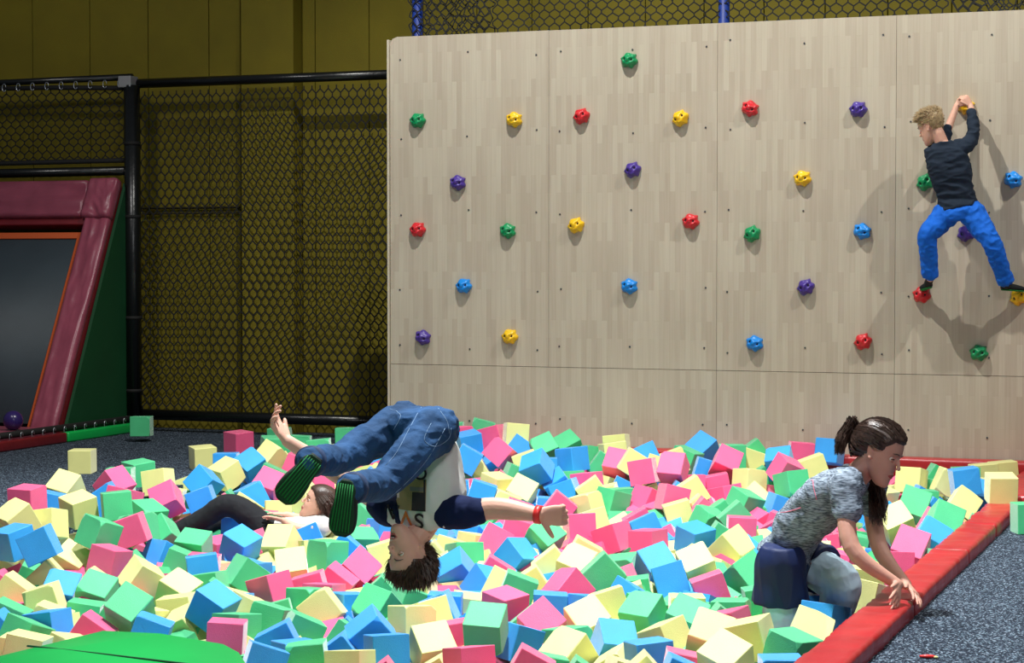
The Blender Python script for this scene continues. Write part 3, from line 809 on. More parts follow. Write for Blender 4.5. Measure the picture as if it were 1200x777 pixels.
('y',-1.732,13.862,0.081,-110,85,1,92),
('y',-1.545,12.267,0.157,0,82,110,373),
('b',-1.815,13.017,0.023,142,-14,-162,49),
('y',-1.805,12.492,0.017,113,-35,-169,214),
('y',-1.863,13.341,0.014,-131,88,-22,2),
('y',-1.813,11.908,-0.017,-93,43,19,4),
('g',-1.743,11.358,0.056,123,-24,-162,262),
('g',-1.76,11.554,-0.017,-104,82,7,7),
('p',-1.84,11.697,-0.016,-92,30,20,28),
('p',-1.643,11.795,-0.093,-92,12,21,221),
('b',-1.754,10.935,0.007,148,-30,-171,231),
('b',-1.659,11.175,-0.063,-92,6,22,199),
('g',-1.636,12.053,-0.09,177,63,-166,119),
('g',-1.629,10.589,-0.081,-92,8,23,468),
('g',-1.295,11.498,0.084,-92,-1,22,153),
('g',-5.772,13.87,0.228,-120,87,-12,46),
('g',-5.536,13.87,0.255,-92,15,21,62),
('p',-5.659,13.706,0.215,180,3,141,117),
('b',-5.527,13.584,0.183,-83,-10,40,169),
('p',-5.39,13.723,0.22,-178,15,-179,112),
('b',-5.286,12.967,0.133,-92,30,20,213),
('p',-5.158,13.274,0.152,112,-35,172,222),
('y',-5.186,13.656,0.254,-175,5,121,145),
('b',-5.091,13.49,0.156,-106,35,9,89),
('p',-5.248,13.775,0.065,-102,-5,64,0),
('g',-4.866,13.4,0.174,150,-39,142,150),
('g',-4.837,13.814,0.16,151,-25,141,122),
('b',-4.61,13.254,0.133,178,7,154,255),
('b',-4.743,13.068,0.072,-153,88,-42,16),
('y',-4.945,13.233,0.09,-95,71,16,46),
('y',-4.738,12.892,0.086,-99,80,11,0),
('y',-5.52,13.278,0.08,-93,46,19,96),
('y',-5.324,13.183,0.046,-93,59,18,47),
('b',-5.446,13.12,-0.032,-94,59,17,38),
('b',-5.335,13.572,0.012,-46,50,44,38),
('b',-5.364,13.365,-0.059,-174,4,162,3),
('g',-5.352,12.97,-0.044,-170,1,121,65),
('p',-4.976,12.805,-0.027,-92,47,19,3),
('p',-5.167,12.894,-0.067,-93,-4,32,13),
('b',-5.183,12.427,-0.059,-94,4,62,293),
('b',-5.224,12.639,-0.063,-111,85,0,37),
('b',-4.882,12.222,-0.015,-92,18,21,244),
('p',-4.923,12.398,-0.073,-94,65,17,28),
('g',-4.944,13.012,0.013,-155,-1,122,58),
('y',-5.156,13.43,-0.046,-167,6,108,3),
('b',-5.047,13.156,-0.047,-173,21,-153,0),
('b',-4.665,12.687,0.125,-35,48,59,318),
('b',-4.549,12.786,-0.003,143,-18,125,87),
('b',-4.745,12.747,-0.087,-72,12,92,33),
('b',-4.379,12.139,-0.084,-92,4,22,70),
('b',-4.428,12.613,-0.03,-111,2,96,127),
('y',-4.728,12.553,-0.035,134,-25,-174,209),
('y',-4.72,12.235,-0.079,-92,20,22,144),
('y',-4.927,12.606,-0.007,-77,2,64,133),
('p',-4.521,11.936,-0.091,-92,19,21,173),
('g',-4.56,13.115,-0.015,-175,3,-157,26),
('p',-4.265,12.007,-0.052,-92,38,20,233),
('p',-3.921,11.407,-0.084,179,8,124,268),
('y',-3.953,11.715,-0.101,-104,-11,51,92),
('g',-4.598,13.703,0.102,-172,5,131,45),
('g',-4.444,13.435,0.072,-92,36,19,81),
('p',-4.403,12.973,-0.008,-179,7,168,83),
('p',-4.562,13.559,-0.047,-173,4,107,2),
('b',-4.536,13.293,-0.063,-175,10,-155,0),
('y',-4.335,13.147,-0.049,-163,-7,156,26),
('y',-4.219,12.54,-0.008,-93,55,18,98),
('y',-4.145,12.199,-0.059,175,14,166,177),
('y',-4.207,12.799,-0.072,-78,75,22,22),
('g',-4.034,12.379,-0.047,-165,-5,152,237),
('y',-4.48,13.87,0.174,-174,7,-174,74),
('y',-4.431,13.631,0.142,-39,81,-5,66),
('b',-4.094,13.316,0.158,-121,63,-5,77),
('y',-4.114,13.108,0.133,-92,32,20,112),
('p',-4.282,13.272,0.105,130,-9,-177,188),
('p',-3.946,12.786,0.116,-176,11,-173,246),
('y',-3.885,13.009,0.109,166,70,-144,20),
('y',-3.904,13.375,0.128,-95,70,16,22),
('p',-3.749,12.823,0.141,125,-3,180,310),
('g',-3.881,13.582,0.121,-176,-20,170,93),
('b',-3.832,13.86,0.175,139,-22,155,194),
('b',-3.677,13.386,0.069,-92,17,20,88),
('p',-3.666,12.982,0.005,-175,1,-156,29),
('p',-3.387,12.29,-0.086,-91,40,21,38),
('y',-3.552,12.585,0.017,-94,57,18,127),
('y',-3.472,12.434,-0.089,-93,51,19,25),
('p',-3.835,12.514,-0.051,-153,-5,148,163),
('p',-3.591,12.261,0.007,-165,5,126,201),
('b',-3.898,13.173,-0.034,-158,-4,142,3),
('b',-3.669,12.708,-0.035,-92,33,20,12),
('y',-3.934,12.866,-0.061,-95,70,16,20),
('g',-4.2,13.363,-0.077,-59,44,41,0),
('g',-4.062,12.669,-0.068,-118,86,-8,40),
('b',-4.155,12.995,-0.049,-155,4,109,43),
('p',-3.65,11.763,-0.098,-92,60,19,67),
('p',-3.714,12.406,-0.128,15,78,76,71),
('b',-3.51,11.431,-0.082,-110,65,6,132),
('y',-3.493,12.069,-0.067,-97,74,13,231),
('p',-3.507,13.266,0.142,130,-24,-162,251),
('g',-3.522,13.503,0.169,171,88,-77,74),
('g',-3.46,13.87,0.151,-92,53,19,58),
('y',-3.441,13.707,0.116,-92,19,21,105),
('b',-3.124,13.234,0.16,153,9,-176,114),
('p',-3.117,13.838,0.168,115,85,-135,125),
('b',-2.92,13.865,0.188,-166,-2,174,232),
('y',-2.899,13.253,0.13,-96,70,15,211),
('p',-3.027,13.001,0.13,-68,23,46,176),
('g',-2.943,12.802,0.07,178,14,140,322),
('g',-3.284,13.327,0.016,-92,58,19,21),
('y',-3.288,13.053,0.046,-171,6,143,189),
('p',-3.076,13.069,-0.063,-174,80,-139,27),
('p',-3.522,13.097,0.001,-94,78,15,113),
('p',-3.411,12.908,-0.053,176,12,148,105),
('g',-3.174,12.455,-0.033,-166,-20,146,226),
('b',-3.189,12.862,-0.089,-112,85,-1,3),
('b',-2.964,12.563,-0.065,178,70,-149,305),
('y',-3.15,12.672,-0.037,124,-36,169,74),
('g',-3.252,12.168,-0.079,-93,55,19,46),
('g',-3.065,11.851,-0.048,-93,50,19,125),
('g',-3.271,11.956,-0.095,-70,16,53,155),
('g',-3.039,11.382,-0.117,-92,34,20,55),
('p',-2.997,11.698,-0.094,129,87,-122,163),
('g',-8.945,14.676,0.13,-169,88,-59,156)]
LONE = {0: 'single yellow foam cube standing alone on the dark carpet, far left', 19: 'yellow foam cube standing on the carpet in front of the tall pink one', 20: 'pink foam cube standing upright on the carpet behind the pile', 378: 'green foam cube on the carpet at the foot of the black padded post', 271: 'green foam cube on the carpet right of the red edge pad', 258: 'yellow foam cube standing upright on top of the red edge pad'}
LM = [("the upside-down boy's hair", 480, 678), ("the upside-down boy's red wristband", 634, 604), ("the upside-down boy's back", 528, 535), ("the upside-down boy's lower shoe", 400, 600),
      ("the upside-down boy's upper shoe", 350, 558), ("the lying child's knee", 268, 590), ("the crouching girl's hips", 895, 660), ("the crouching girl's face", 1045, 540),
      ("the crouching girl's hands", 1060, 700), ("the crouching girl's ponytail", 985, 512), ("the green mat's far corner", 120, 738), ("the green mat's right corner", 282, 760),
      ("the first panel seam's foot", 643, 500), ("the second panel seam's foot", 840, 515), ("the black padded post", 160, 490), ("the photo's bottom edge centre", 600, 776),
      ("the photo's left edge centre", 0, 640), ("the lone yellow carpet cube", 95, 541)]
ORD = ['', 'second ', 'third ', 'fourth ', 'fifth ', 'sixth ', 'seventh ', 'eighth ', 'ninth ', 'tenth ', 'eleventh ', 'twelfth ']
def sector(u, v, lu, lv):
    dx, dy = u - lu, v - lv
    return ('right of' if dx > 0 else 'left of') if abs(dx) > abs(dy) else ('below' if dy > 0 else 'above')
pos = [px(Vector(c[1:4])) for c in CUBES]
ranks = {}
for li, (ln, lu, lv) in enumerate(LM):
    groups = {}
    for i, c in enumerate(CUBES):
        if i in LONE: continue
        u, v = pos[i]; groups.setdefault((c[0], sector(u, v, lu, lv)), []).append((math.hypot(u - lu, v - lv), i))
    for (col, se), L_ in groups.items():
        L_.sort()
        for r, (dist, i) in enumerate(L_): ranks.setdefault(i, []).append((r + dist / 400, r, se, ln))
keep = set(sorted(range(len(CUBES)), key=lambda i: -CUBES[i][7])[:300])
random.seed(3)
for i, c in enumerate(CUBES):
    if i not in keep: continue
    o = bpy.data.objects.new('foam_cube', CM[c[0]][i % 7]); C.objects.link(o)
    o.location = c[1:4]; o.rotation_euler = [math.radians(a) for a in c[4:7]]
    if i in LONE: lab = LONE[i]
    else:
        _, r, se, ln = min(ranks[i])
        R = Euler(o.rotation_euler).to_matrix(); up = max(abs(R[2][k]) for k in range(3))
        pre = 'flat-lying ' if up > .965 else ('corner-up ' if up < .74 else '')
        lab = '%s%s foam cube, %snearest %s one %s %s' % (pre, CNAME[c[0]], ORD[r], CNAME[c[0]], se, ln)
    tag(o, lab, 'foam cube', 'foam cubes in and around the pit')
# smallest slivers and the hidden layers beneath, one object
bm = bmesh.new(); keys = 'ypbg'
def addcube(p, R, key):
    r = bmesh.ops.create_cube(bm, size=CS * .985)
    Mx = Matrix.Translation(p) @ R.to_matrix().to_4x4()
    for v in r['verts']: v.co = Mx @ v.co
    for f in set(f for v in r['verts'] for f in v.link_faces): f.material_index = keys.index(key)
for i, c in enumerate(CUBES):
    if i in keep: continue
    addcube(Vector(c[1:4]), Euler([math.radians(a) for a in c[4:7]]), c[0])
def zpile(y):
    pts = [(5, -.28), (7.5, -.24), (9.5, -.16), (12, -.06), (13, .0), (14, .10)]
    for (a, za), (b, zb) in zip(pts, pts[1:]):
        if y <= b: return za + (zb - za) * (y - a) / (b - a)
    return .10
for layer, off in ((0, -.135), (1, -.27), (2, -.4)):
    y = PY0 + .16
    while y < PY1 - .14:
        x = PX0 + .15
        while x < PX1 - .14:
            addcube(Vector((x + random.uniform(-.03, .03), y + random.uniform(-.03, .03), max(-.76, zpile(y) + off + random.uniform(-.03, .02)))),
                    Euler((random.uniform(-.6, .6), random.uniform(-.6, .6), random.uniform(0, 1.5))), random.choice(keys))
            x += .195
        y += .195
o = obj('foam_cube_fill', bm, [FOAM[k] for k in keys]); tag(o, 'mixed foam cubes filling the gaps deep in the pit', 'foam cubes', None, 'stuff')

# ================================================================== PEOPLE
def hframe(look, up):      # head frame: columns right-hand side, forward (face), up
    f = Vector(look).normalized(); u = Vector(up); u = (u - f * u.dot(f)).normalized(); r = f.cross(u)
    return r, f, u
class Head:
    def __init__(s, c, look, up, k=1.0):
        s.c = Vector(c); s.r, s.f, s.u = hframe(look, up); s.k = k
    def P(s, x, y, z): return s.c + (s.r * x + s.f * y + s.u * z) * s.k
    def E(s, bm, x, y, z, a, b, c, seg=16, tilt=0):
        ell(bm, s.P(x, y, z), s.r * a * s.k, s.f * b * s.k, s.u * c * s.k, seg)
SL = [(-.106, .066, .036, .014), (-.099, .076, .022, .026), (-.08, .0795, -.0, .040), (-.058, .0775, -.028, .050), (-.03, .0765, -.058, .0585), (0, .0755, -.084, .0645), (.03, .0785, -.099, .0695), (.058, .0755, -.104, .0715), (.083, .064, -.099, .067), (.103, .041, -.082, .053), (.1155, .010, -.052, .032), (.119, -.012, -.03, .012)]
def head_loft(bm, H, infl=1.0, n=40):
    R_ = []
    for z, f, b, w_ in SL:
        z = .02 + (z - .02) * infl; c = (f + b) / 2; c = -.01 + (c + .01) * infl
        R_.append((H.P(0, c, z), H.r * w_ * H.k * infl, H.f * (f - b) / 2 * H.k * infl))
    loft(bm, R_, 3, n, 2.15)
def local(H, p): q = (p - H.c) / H.k; return q.dot(H.r), q.dot(H.f), q.dot(H.u)
def head_volume(bm, H):
    head_loft(bm, H)
    for sx in (-1, 1):
        H.E(bm, sx * .0085, .0885, -.0205, .0055, .0075, .005, 12)   # nostril wing
        ell(bm, H.P(sx * .0685, -.016, .002), H.r * .006 * H.k, (H.f * .9 - H.u * .25 + H.r * sx * -.2) * .0145 * H.k, (H.u * .95 - H.f * .2 + H.r * sx * .12) * .028 * H.k, 16)
        H.E(bm, sx * .068, -.006, -.02, .006, .008, .009, 12)
    limb(bm, [H.P(0, .074, .026), H.P(0, .082, .004), H.P(0, .0925, -.016)], [.006 * H.k, .0068 * H.k, .0085 * H.k], 10, 3)
    H.E(bm, 0, .0755, -.046, .02, .009, .006)
    H.E(bm, 0, .0735, -.0625, .017, .009, .006)
def sculpt(bm, H):       # eye hollows, cheeks, brow and chin as soft swells
    G_ = [(s_ * .029, .008, .0135, -.0085) for s_ in (-1, 1)] + [(s_ * .034, -.028, .02, .004) for s_ in (-1, 1)] + [(s_ * .026, .032, .011, .003) for s_ in (-1, 1)] + [(0, -.054, .006, -.003), (0, -.074, .008, -.0022), (0, -.09, .014, .004), (.05, .045, .02, -.002), (-.05, .045, .02, -.002), (0, .016, .008, -.002)]
    for v in bm.verts:
        x, y, z = local(H, v.co)
        if y > .02 and abs(x) < .07 and abs(z) < .13:
            w_ = min(1, (y - .02) / .03); d = 0
            for gx, gz, r, a in G_:
                e = ((x - gx) ** 2 + (z - gz) ** 2) / (r * r)
                if e < 6: d += a * math.exp(-e)
            v.co += H.f * d * w_ * H.k
def hairline(y):
    pts = [(-.12, -.06), (-.07, -.052), (-.035, -.02), (-.012, .03), (.01, .026), (.026, .02), (.038, .045), (.055, .068), (.075, .078), (.12, .085)]
    for (a, za), (b, zb) in zip(pts, pts[1:]):
        if y <= b: return za + (zb - za) * max(0, (y - a)) / (b - a)
    return .085
def hair_base(H, par, m, infl=1.06, drop=0):
    bm = bmesh.new(); head_loft(bm, H, infl, 48)
    for v in bm.verts:
        x, y, z = local(H, v.co)
        if z < hairline(y) - drop: v.co = v.co.lerp(H.P(0, -.015, .03), .14)
    obj('hair_base', bm, m, par, True)
def face_parts(H, par, open_mouth=0, closed=False, iris_dir=(0, 0)):
    k = H.k
    for sx in (-1, 1):
        bm = bmesh.new(); H.E(bm, sx * .029, .0545, .0075, .0125, .0125, .0105, 18); obj('eye', bm, M['eyew'], par, True)
        bm = bmesh.new(); H.E(bm, sx * .029 + iris_dir[0], (.0662), .0075 + iris_dir[1], .005, .0016, .0055, 14); obj('iris', bm, M['iris'], par, True)
        for nm, z0, zz, mt in (('upper_eyelid', .0125, .0165, 'skin'), ('lower_eyelid', .0015, -.0005, 'skin')):
            bm = bmesh.new(); dz = -.004 if (closed and nm[0] == 'u') else 0
            tube(bm, [H.P(sx * x, y, z + dz) for x, y, z in ((.0165, .0655, .007), (.022, .067, (z0 + .007) / 2 + .002 * (nm[0] == 'u')), (.029, .0672, z0), (.036, .0655, (z0 + .007) / 2 + .002 * (nm[0] == 'u')), (.0415, .0615, .0065))], [.001 * k, .0026 * k, .0032 * k, .0026 * k, .001 * k], 8)
            obj(nm, bm, M[mt] if par['label'][0] != 'g' else M['skin2'], par, True)
        bm = bmesh.new()
        tube(bm, [H.P(sx * x, y, z) for x, y, z in ((.0165, .067, .0075), (.022, .0695, .0095), (.029, .0702, .0102), (.036, .0682, .0095), (.0425, .0632, .006))], .0009 * k, 5); obj('eyelash', bm, M['iris'], par, True)
        bm = bmesh.new()
        tube(bm, [H.P(sx * x, y, z) for x, y, z in ((.012, .0795, .0275), (.024, .0795, .0325), (.036, .0735, .0325), (.046, .0625, .028))], [.0014 * k, .002 * k, .0018 * k, .0008 * k], 6); obj('eyebrow', bm, M['hair_brown'], par, True)
    o_ = open_mouth
    bm = bmesh.new()
    tube(bm, [H.P(x, y, z) for x, y, z in ((-.021, .0735, -.0545), (-.011, .0815, -.0515 + o_ * .2), (0, .0835, -.0525 + o_ * .2), (.011, .0815, -.0515 + o_ * .2), (.021, .0735, -.0545))], [.0008 * k, .0023 * k, .0025 * k, .0023 * k, .0008 * k], 8)
    tube(bm, [H.P(x, y, z) for x, y, z in ((-.021, .0735, -.055), (-.011, .0795, -.0585 - o_), (0, .0815, -.0595 - o_), (.011, .0795, -.0585 - o_), (.021, .0735, -.055))], [.0008 * k, .0028 * k, .0033 * k, .0028 * k, .0008 * k], 8)
    obj('lips', bm, M['lip'], par, True)
    if o_:
        bm = bmesh.new(); H.E(bm, 0, .0765, -.0555 - o_ * .4, .0165, .006, .003 + o_ * .55); obj('mouth', bm, M['mouth'], par, True)
        bm = bmesh.new(); H.E(bm, 0, .0805, -.053 + o_ * .05, .0125, .0025, .003); obj('teeth', bm, M['teeth'], par, True)
def strands(bm, roots, n=4):     # roots: (point, list of following points, radius)
    for P_, r0 in roots:
        k = len(P_); d = (P_[-1] - P_[0]).normalized(); x, y = frame(d); prev = None
        for i, p in enumerate(P_):
            r = r0 * (1 - i / (k - 1)) ** .6 if i < k - 1 else r0 * .08
            ring = [bm.verts.new(p + (x * math.cos(2 * PI * j / 3) + y * math.sin(2 * PI * j / 3)) * r) for j in range(3)]
            if prev:
                for j in range(3): bm.faces.new((prev[j], prev[(j + 1) % 3], ring[(j + 1) % 3], ring[j]))
            prev = ring
def scalp_points(H, n, test, rnd, infl=1.03, drop=0):
    bm = bmesh.new(); head_loft(bm, H, infl, 48); bm.normal_update(); F_ = [f for f in bm.faces if len(f.verts) == 4]; cum = []; t = 0
    for f in F_: t += f.calc_area(); cum.append(t)
    import bisect; out = []
    while len(out) < n:
        f = F_[min(len(F_) - 1, bisect.bisect(cum, rnd.uniform(0, t)))]; a, b = rnd.random(), rnd.random(); V = [v.co for v in f.verts]
        p = V[0].lerp(V[1], a).lerp(V[3].lerp(V[2], a), b); x, y, z = local(H, p)
        if z > hairline(y) - drop: 
            nn = (p - H.P(0, -.012, .03)).normalized(); out.append((Vector((x / .072, (y + .012) / .09, (z - .035) / .08)), p, nn))
    bm.free(); return out
def hand(bm, wrist, d, palm_n, thumb_side, k=1.0, curls=(.3, .3, .3, .3), thumb=(.6, .3), spread=.12, tw=.5):
    # wrist point, direction of the fingers, palm-facing normal, direction from palm centre to the thumb
    d = Vector(d).normalized(); pn = Vector(palm_n); pn = (pn - d * pn.dot(d)).normalized(); t = Vector(thumb_side); t = (t - d * t.dot(d) - pn * t.dot(pn)).normalized()
    w0 = Vector(wrist)
    loft(bm, [(w0 - d * .01 * k, t * .023 * k, pn * .016 * k), (w0 + d * .02 * k, t * .028 * k, pn * .015 * k), (w0 + d * .05 * k, t * .036 * k, pn * .0135 * k), (w0 + d * .078 * k, t * .037 * k, pn * .011 * k), (w0 + d * .084 * k, t * .033 * k, pn * .008 * k)], 3, 16)
    lens = (.064, .072, .066, .05)
    for i in range(4):
        off = (1.5 - i) / 1.5
        base = w0 + d * (.076 - .004 * (i == 3)) * k + t * off * .028 * k
        dirn = (d + t * off * spread).normalized(); c = curls[i]; pts = [base]; L_ = lens[i] * k; a = 0
        for j, fr in enumerate((.45, .3, .25)):
            a += c * (1.0, 1.1, .8)[j]
            pts.append(pts[-1] + (dirn * math.cos(a) + pn * math.sin(a)) * L_ * fr)
        limb(bm, pts, [.0088 * k, .0082 * k, .0074 * k, .006 * k], 10, 3)
    base = w0 + d * .022 * k + t * .022 * k
    td = (d * math.cos(thumb[0]) + t * math.sin(thumb[0])).normalized()
    p1 = base + td * .029 * k; p2 = p1 + (td * math.cos(thumb[1]) + (pn * tw + d * (1 - tw)).normalized() * math.sin(thumb[1])).normalized() * .023 * k
    p3 = p2 + (p2 - p1).normalized() * .011 * k
    limb(bm, [base - td * .005 * k, p1, p2, p3], [.013 * k, .0105 * k, .0088 * k, .0066 * k], 10, 3)
def person(label, loc, group=None): return thing('person', label, 'person', loc, group)
def part(name, bm, m, par, voxel=None, sm=3, wr=None, label=None):
    if voxel: bm = remesh(bm, voxel, sm)
    if wr: wrinkle(bm, *wr)
    o = obj(name, bm, m, par, True)
    if label: o['label'] = label
    return o
def project(bm, verts_uvn, target_obj, origin_dir, off=.002):
    pass
def cast(tree, p, d):
    h = tree.ray_cast(p, d, 2.0); return h[0], h[1]
def tree_of(o):
    me = o.data; return BVHTree.FromPolygons([v.co.copy() for v in me.vertices], [tuple(p.vertices) for p in me.polygons])
def stroke(tree, pts, d, off, r, bm, back=.4, n=5):   # thin cord laid on a surface by casting along d
    P_ = []
    for p in spline([Vector(q) for q in pts], 6):
        h, nn = cast(tree, p - d * back, d)
        if h is not None: P_.append(h - d * off)
        elif len(P_) > 1: tube(bm, P_, r, n); P_ = []
    if len(P_) > 1: tube(bm, P_, r, n)
def decal(tree, bm2, Mx, d, off=.003, back=.4):       # drape a flat mesh (XY) on a surface
    bad = []
    for v in bm2.verts:
        p = Mx @ v.co; h, nn = cast(tree, p - d * back, d)
        if h is None: bad.append(v)
        else: v.co = h - d * off
    bmesh.ops.delete(bm2, geom=bad, context='VERTS')
def text_bm(txt, size):
    cu = bpy.data.curves.new('t', 'FONT'); cu.body = txt; cu.size = size; cu.offset = size * .012; cu.resolution_u = 4
    o = bpy.data.objects.new('t', cu); C.objects.link(o); dg = bpy.context.evaluated_depsgraph_get(); dg.update()
    me = bpy.data.meshes.new_from_object(o.evaluated_get(dg)); bpy.data.objects.remove(o)
    bm = bmesh.new(); bm.from_mesh(me); bpy.data.meshes.remove(me)
    bmesh.ops.triangulate(bm, faces=bm.faces)
    for _ in range(3):
        bmesh.ops.subdivide_edges(bm, edges=[e for e in bm.edges if e.calc_length() > size * .12], cuts=1)
        bmesh.ops.triangulate(bm, faces=bm.faces)
    return bm
rnd = random.Random(11)
TOW = -FW      # towards the camera
# ------------------------------------------------------------------ 1. somersaulting boy
hipF, hipN = D(468, 500, 7.93), D(509, 505, 7.74)
knF, knN = D(398, 537, 7.68), D(449, 566, 7.50)
anF, anN = D(364, 541, 7.38), D(413, 572, 7.22)
pel = (hipF + hipN) / 2; waist = D(505, 532, 7.86); chest = D(506, 575, 7.86); neckb = D(504, 617, 7.88)
shN, shF = D(541, 602, 7.74), D(457, 600, 7.99)
elN, wrN = D(582, 596, 7.72), D(630, 603, 7.66)
elF, wrF = D(390, 552, 8.12), D(337, 517, 8.1)
side = (shN - shF).normalized(); spine = (pel - neckb).normalized()
front = side.cross(spine).normalized()
if front.dot(-RT) < 0: front = -front
flip = person('boy upside down in mid-air somersault, blue jeans and white printed tee', pel)
HD = Head(D(479, 646, 7.80), (-RT * .72 + TOW * .62 - UP * -.05), -UP * 1 + RT * .08, 1.0)
bm = bmesh.new(); head_volume(bm, HD)
limb(bm, [neckb + spine * .03, HD.P(0, -.02, -.03)], [.052, .05])
loft(bm, [(pel, side * .1, front * .07), (waist, side * .1, front * .065), (chest, side * .12, front * .075), (neckb, side * .06, front * .045)])
limb(bm, [shN - side * .02, elN, wrN], [.047, .044, .029], k=6)
limb(bm, [shF + side * .02, elF, wrF], [.044, .038, .026], k=6)
for h, k_, a in ((hipF, knF, anF), (hipN, knN, anN)): limb(bm, [h, k_, a], [.06, .042, .028])
hand(bm, wrN, RT * 1 - UP * .05, -TOW + UP * .1, -UP + RT * .2, 1.12, (.75, .8, .8, .8), (1.05, .1), .03, .1)
hand(bm, wrF, -RT * .55 + UP * .8, RT * .6 + UP * .3 + TOW * .3, UP * -.2 + RT * .8, 1.12, (.25, .5, .6, .6), (.7, .3), .1)
bm = remesh(bm, .0034, 9); sculpt(bm, HD); part('body', bm, M['skin'], flip)
face_parts(HD, flip, .009, True)
# shirt
bm = bmesh.new()
loft(bm, [(pel + spine * -.02, side * .128, front * .1), (waist, side * .122, front * .088), (chest, side * .145, front * .1), ((chest * .4 + neckb * .6), side * .155, front * .095), (neckb, side * .085, front * .07)], 5, 36)
for sh, tint in ((shN, 1), (shF, -1)): limb(bm, [sh - side * .07 * tint, sh - side * .02 * tint], [.06, .056])
tee = part('tee_shirt', bm, M['white_tee'], flip, .006, 5, (.009, 12, (1, 1, .5)))
for sh, el, nm in ((shN, elN, 0), (shF, elF, 0)):
    bm = bmesh.new(); dd = (el - sh).normalized(); ins = (chest + neckb) / 2
    limb(bm, [sh.lerp(ins, .42), sh + UP * .005, sh + dd * .055], [.07, .064, .055], 18, 5)
    s_ = part('sleeve', bm, M['navy'], flip, .006, 4, (.005, 13)); s_['label'] = 'dark navy raglan sleeve'
# jeans
bm = bmesh.new()
loft(bm, [(pel - spine * .075, side * .122, front * .1), (pel - spine * .02, side * .132, front * .112), (pel + spine * .035, side * .125, front * .108), (pel + spine * .075, side * .09, front * .075)], 5, 32)
bb = -front
for h, k_, a in ((hipF, knF, anF), (hipN, knN, anN)):
    ell(bm, h + bb * .03 + spine * .0, side * .068, front * .085, spine * .095)
    limb(bm, [h, h.lerp(k_, .5), k_, k_.lerp(a, .55), a + (a - k_).normalized() * .01], [.09, .074, .06, .056, .053], 20, 6)
jeans = part('jeans', bm, M['denim'], flip, .006, 5, (.010, 10, (1, 1, 1.6)))
T_ = tree_of(jeans)
bm = bmesh.new(); dv = FW.copy()
for poly in ([(507, 494), (500, 512), (513, 520), (527, 512), (530, 500)], [(455, 480), (470, 486), (462, 503)], [(497, 470), (482, 500), (466, 530), (440, 555)], [(523, 500), (503, 535), (478, 562), (456, 580)], [(468, 466), (486, 463), (508, 472), (524, 490), (528, 506)]):
    stroke(T_, [D(u, v, 7.8) for u, v in poly], dv, .0006, .0011, bm)
o = obj('stitching', bm, M['stitch'], flip, True); o['label'] = 'pale stitching lines'
for k_, a in ((knF, anF), (knN, anN)):
    d = (a - k_).normalized(); x, y = frame(d); bm = bmesh.new()
    tube(bm, [a - d * .012, a + d * .016], [.060, .058], 20); obj('hem', bm, M['denim_dark'], flip, True)
# feet: socks with gripped green soles facing the lens
def foot(par, an, heel, toe, soleN, mU, mS, k=1.0, stripes=None, wid=1):
    heel, toe = Vector(heel), Vector(toe); L_ = (toe - heel); d = L_.normalized(); n = Vector(soleN); n = (n - d * n.dot(d)).normalized(); s = d.cross(n)
    up = -n; bm = bmesh.new()
    R_ = [(heel - d * .005, .018, .02), (heel + d * .03, .030, .034), (heel + L_ * .35, .030, .03), (heel + L_ * .65, .037, .024), (heel + L_ * .88, .034, .018), (toe, .016, .010)]
    loft(bm, [(p + up * (h * .8) * k, s * a * k * wid, n * h * k) for p, a, h in R_], 4, 20)
    limb(bm, [heel + d * .03 + up * .03, Vector(an)], [.036 * k, .034 * k])
    part('sock', bm, mU, par, .005, 3)
    bm = bmesh.new()
    loft(bm, [(p + n * .004 * k, s * a * .96 * k * wid, n * .006 * k) for p, a, h in [(heel + d * .0, .016, 0), (heel + d * .03, .030, 0), (heel + L_ * .35, .029, 0), (heel + L_ * .65, .037, 0), (heel + L_ * .88, .033, 0), (toe - d * .008, .014, 0)]], 5, 20)
    so = part('sole', bm, mS, par)
    if stripes:
        bm = bmesh.new()
        for i in range(-3, 4):
            a0 = heel + d * .012 + s * i * .0085 * k * .8 * wid + n * .011 * k; a1 = toe - d * .02 + s * i * .0085 * k * wid + n * .011 * k
            tube(bm, [a0, a0.lerp(a1, .5), a1], .0022 * k, 5)
        g = obj('grip_stripes', bm, stripes, None, True); g.parent = so
foot(flip, anF, D(371, 536, 7.33), D(329, 588, 7.33), TOW + RT * .12, M['shoe_black'], M['sole_dark'], 1.05, M['sole_green'], 1.35)
foot(flip, anN, D(407, 563, 7.17), D(398, 629, 7.17), TOW - RT * .3, M['shoe_black'], M['sole_dark'], 1.0, M['sole_green'], 1.35)
# wristband
x_ = (wrN - elN).normalized(); bm = bmesh.new(); xx, yy = frame(x_); c = wrN - x_ * -.004
tube(bm, [c - x_ * .012, c - x_ * .011, c + x_ * .011, c + x_ * .012], [.03, .036, .036, .03], 22); o = part('wristband', bm, M['band'], flip); o['label'] = 'red wristband'
# hair hanging down
R = scalp_points(HD, 1500, lambda x, y, z: z > .18 + .38 * max(0, y) - .62 * max(0, -y) and not (y > .83), rnd)
bm = bmesh.new()
for v, p, n in R:
    L_ = rnd.uniform(.022, .05); g = -UP
    d1 = (n * .7 + g * .35 + HD.f * .15 + Vector((rnd.uniform(-.2, .2), rnd.uniform(-.2, .2), rnd.uniform(-.2, .2)))).normalized(); d2 = (d1 * .6 + g * .5).normalized()
    strands(bm, [([p - n * .006, p + d1 * L_ * .5, p + d1 * L_ * .5 + d2 * L_ * .5], .0034)])
hr = obj('hair', bm, M['hair_brown'], flip)
hair_base(HD, flip, M['hair_brown'])
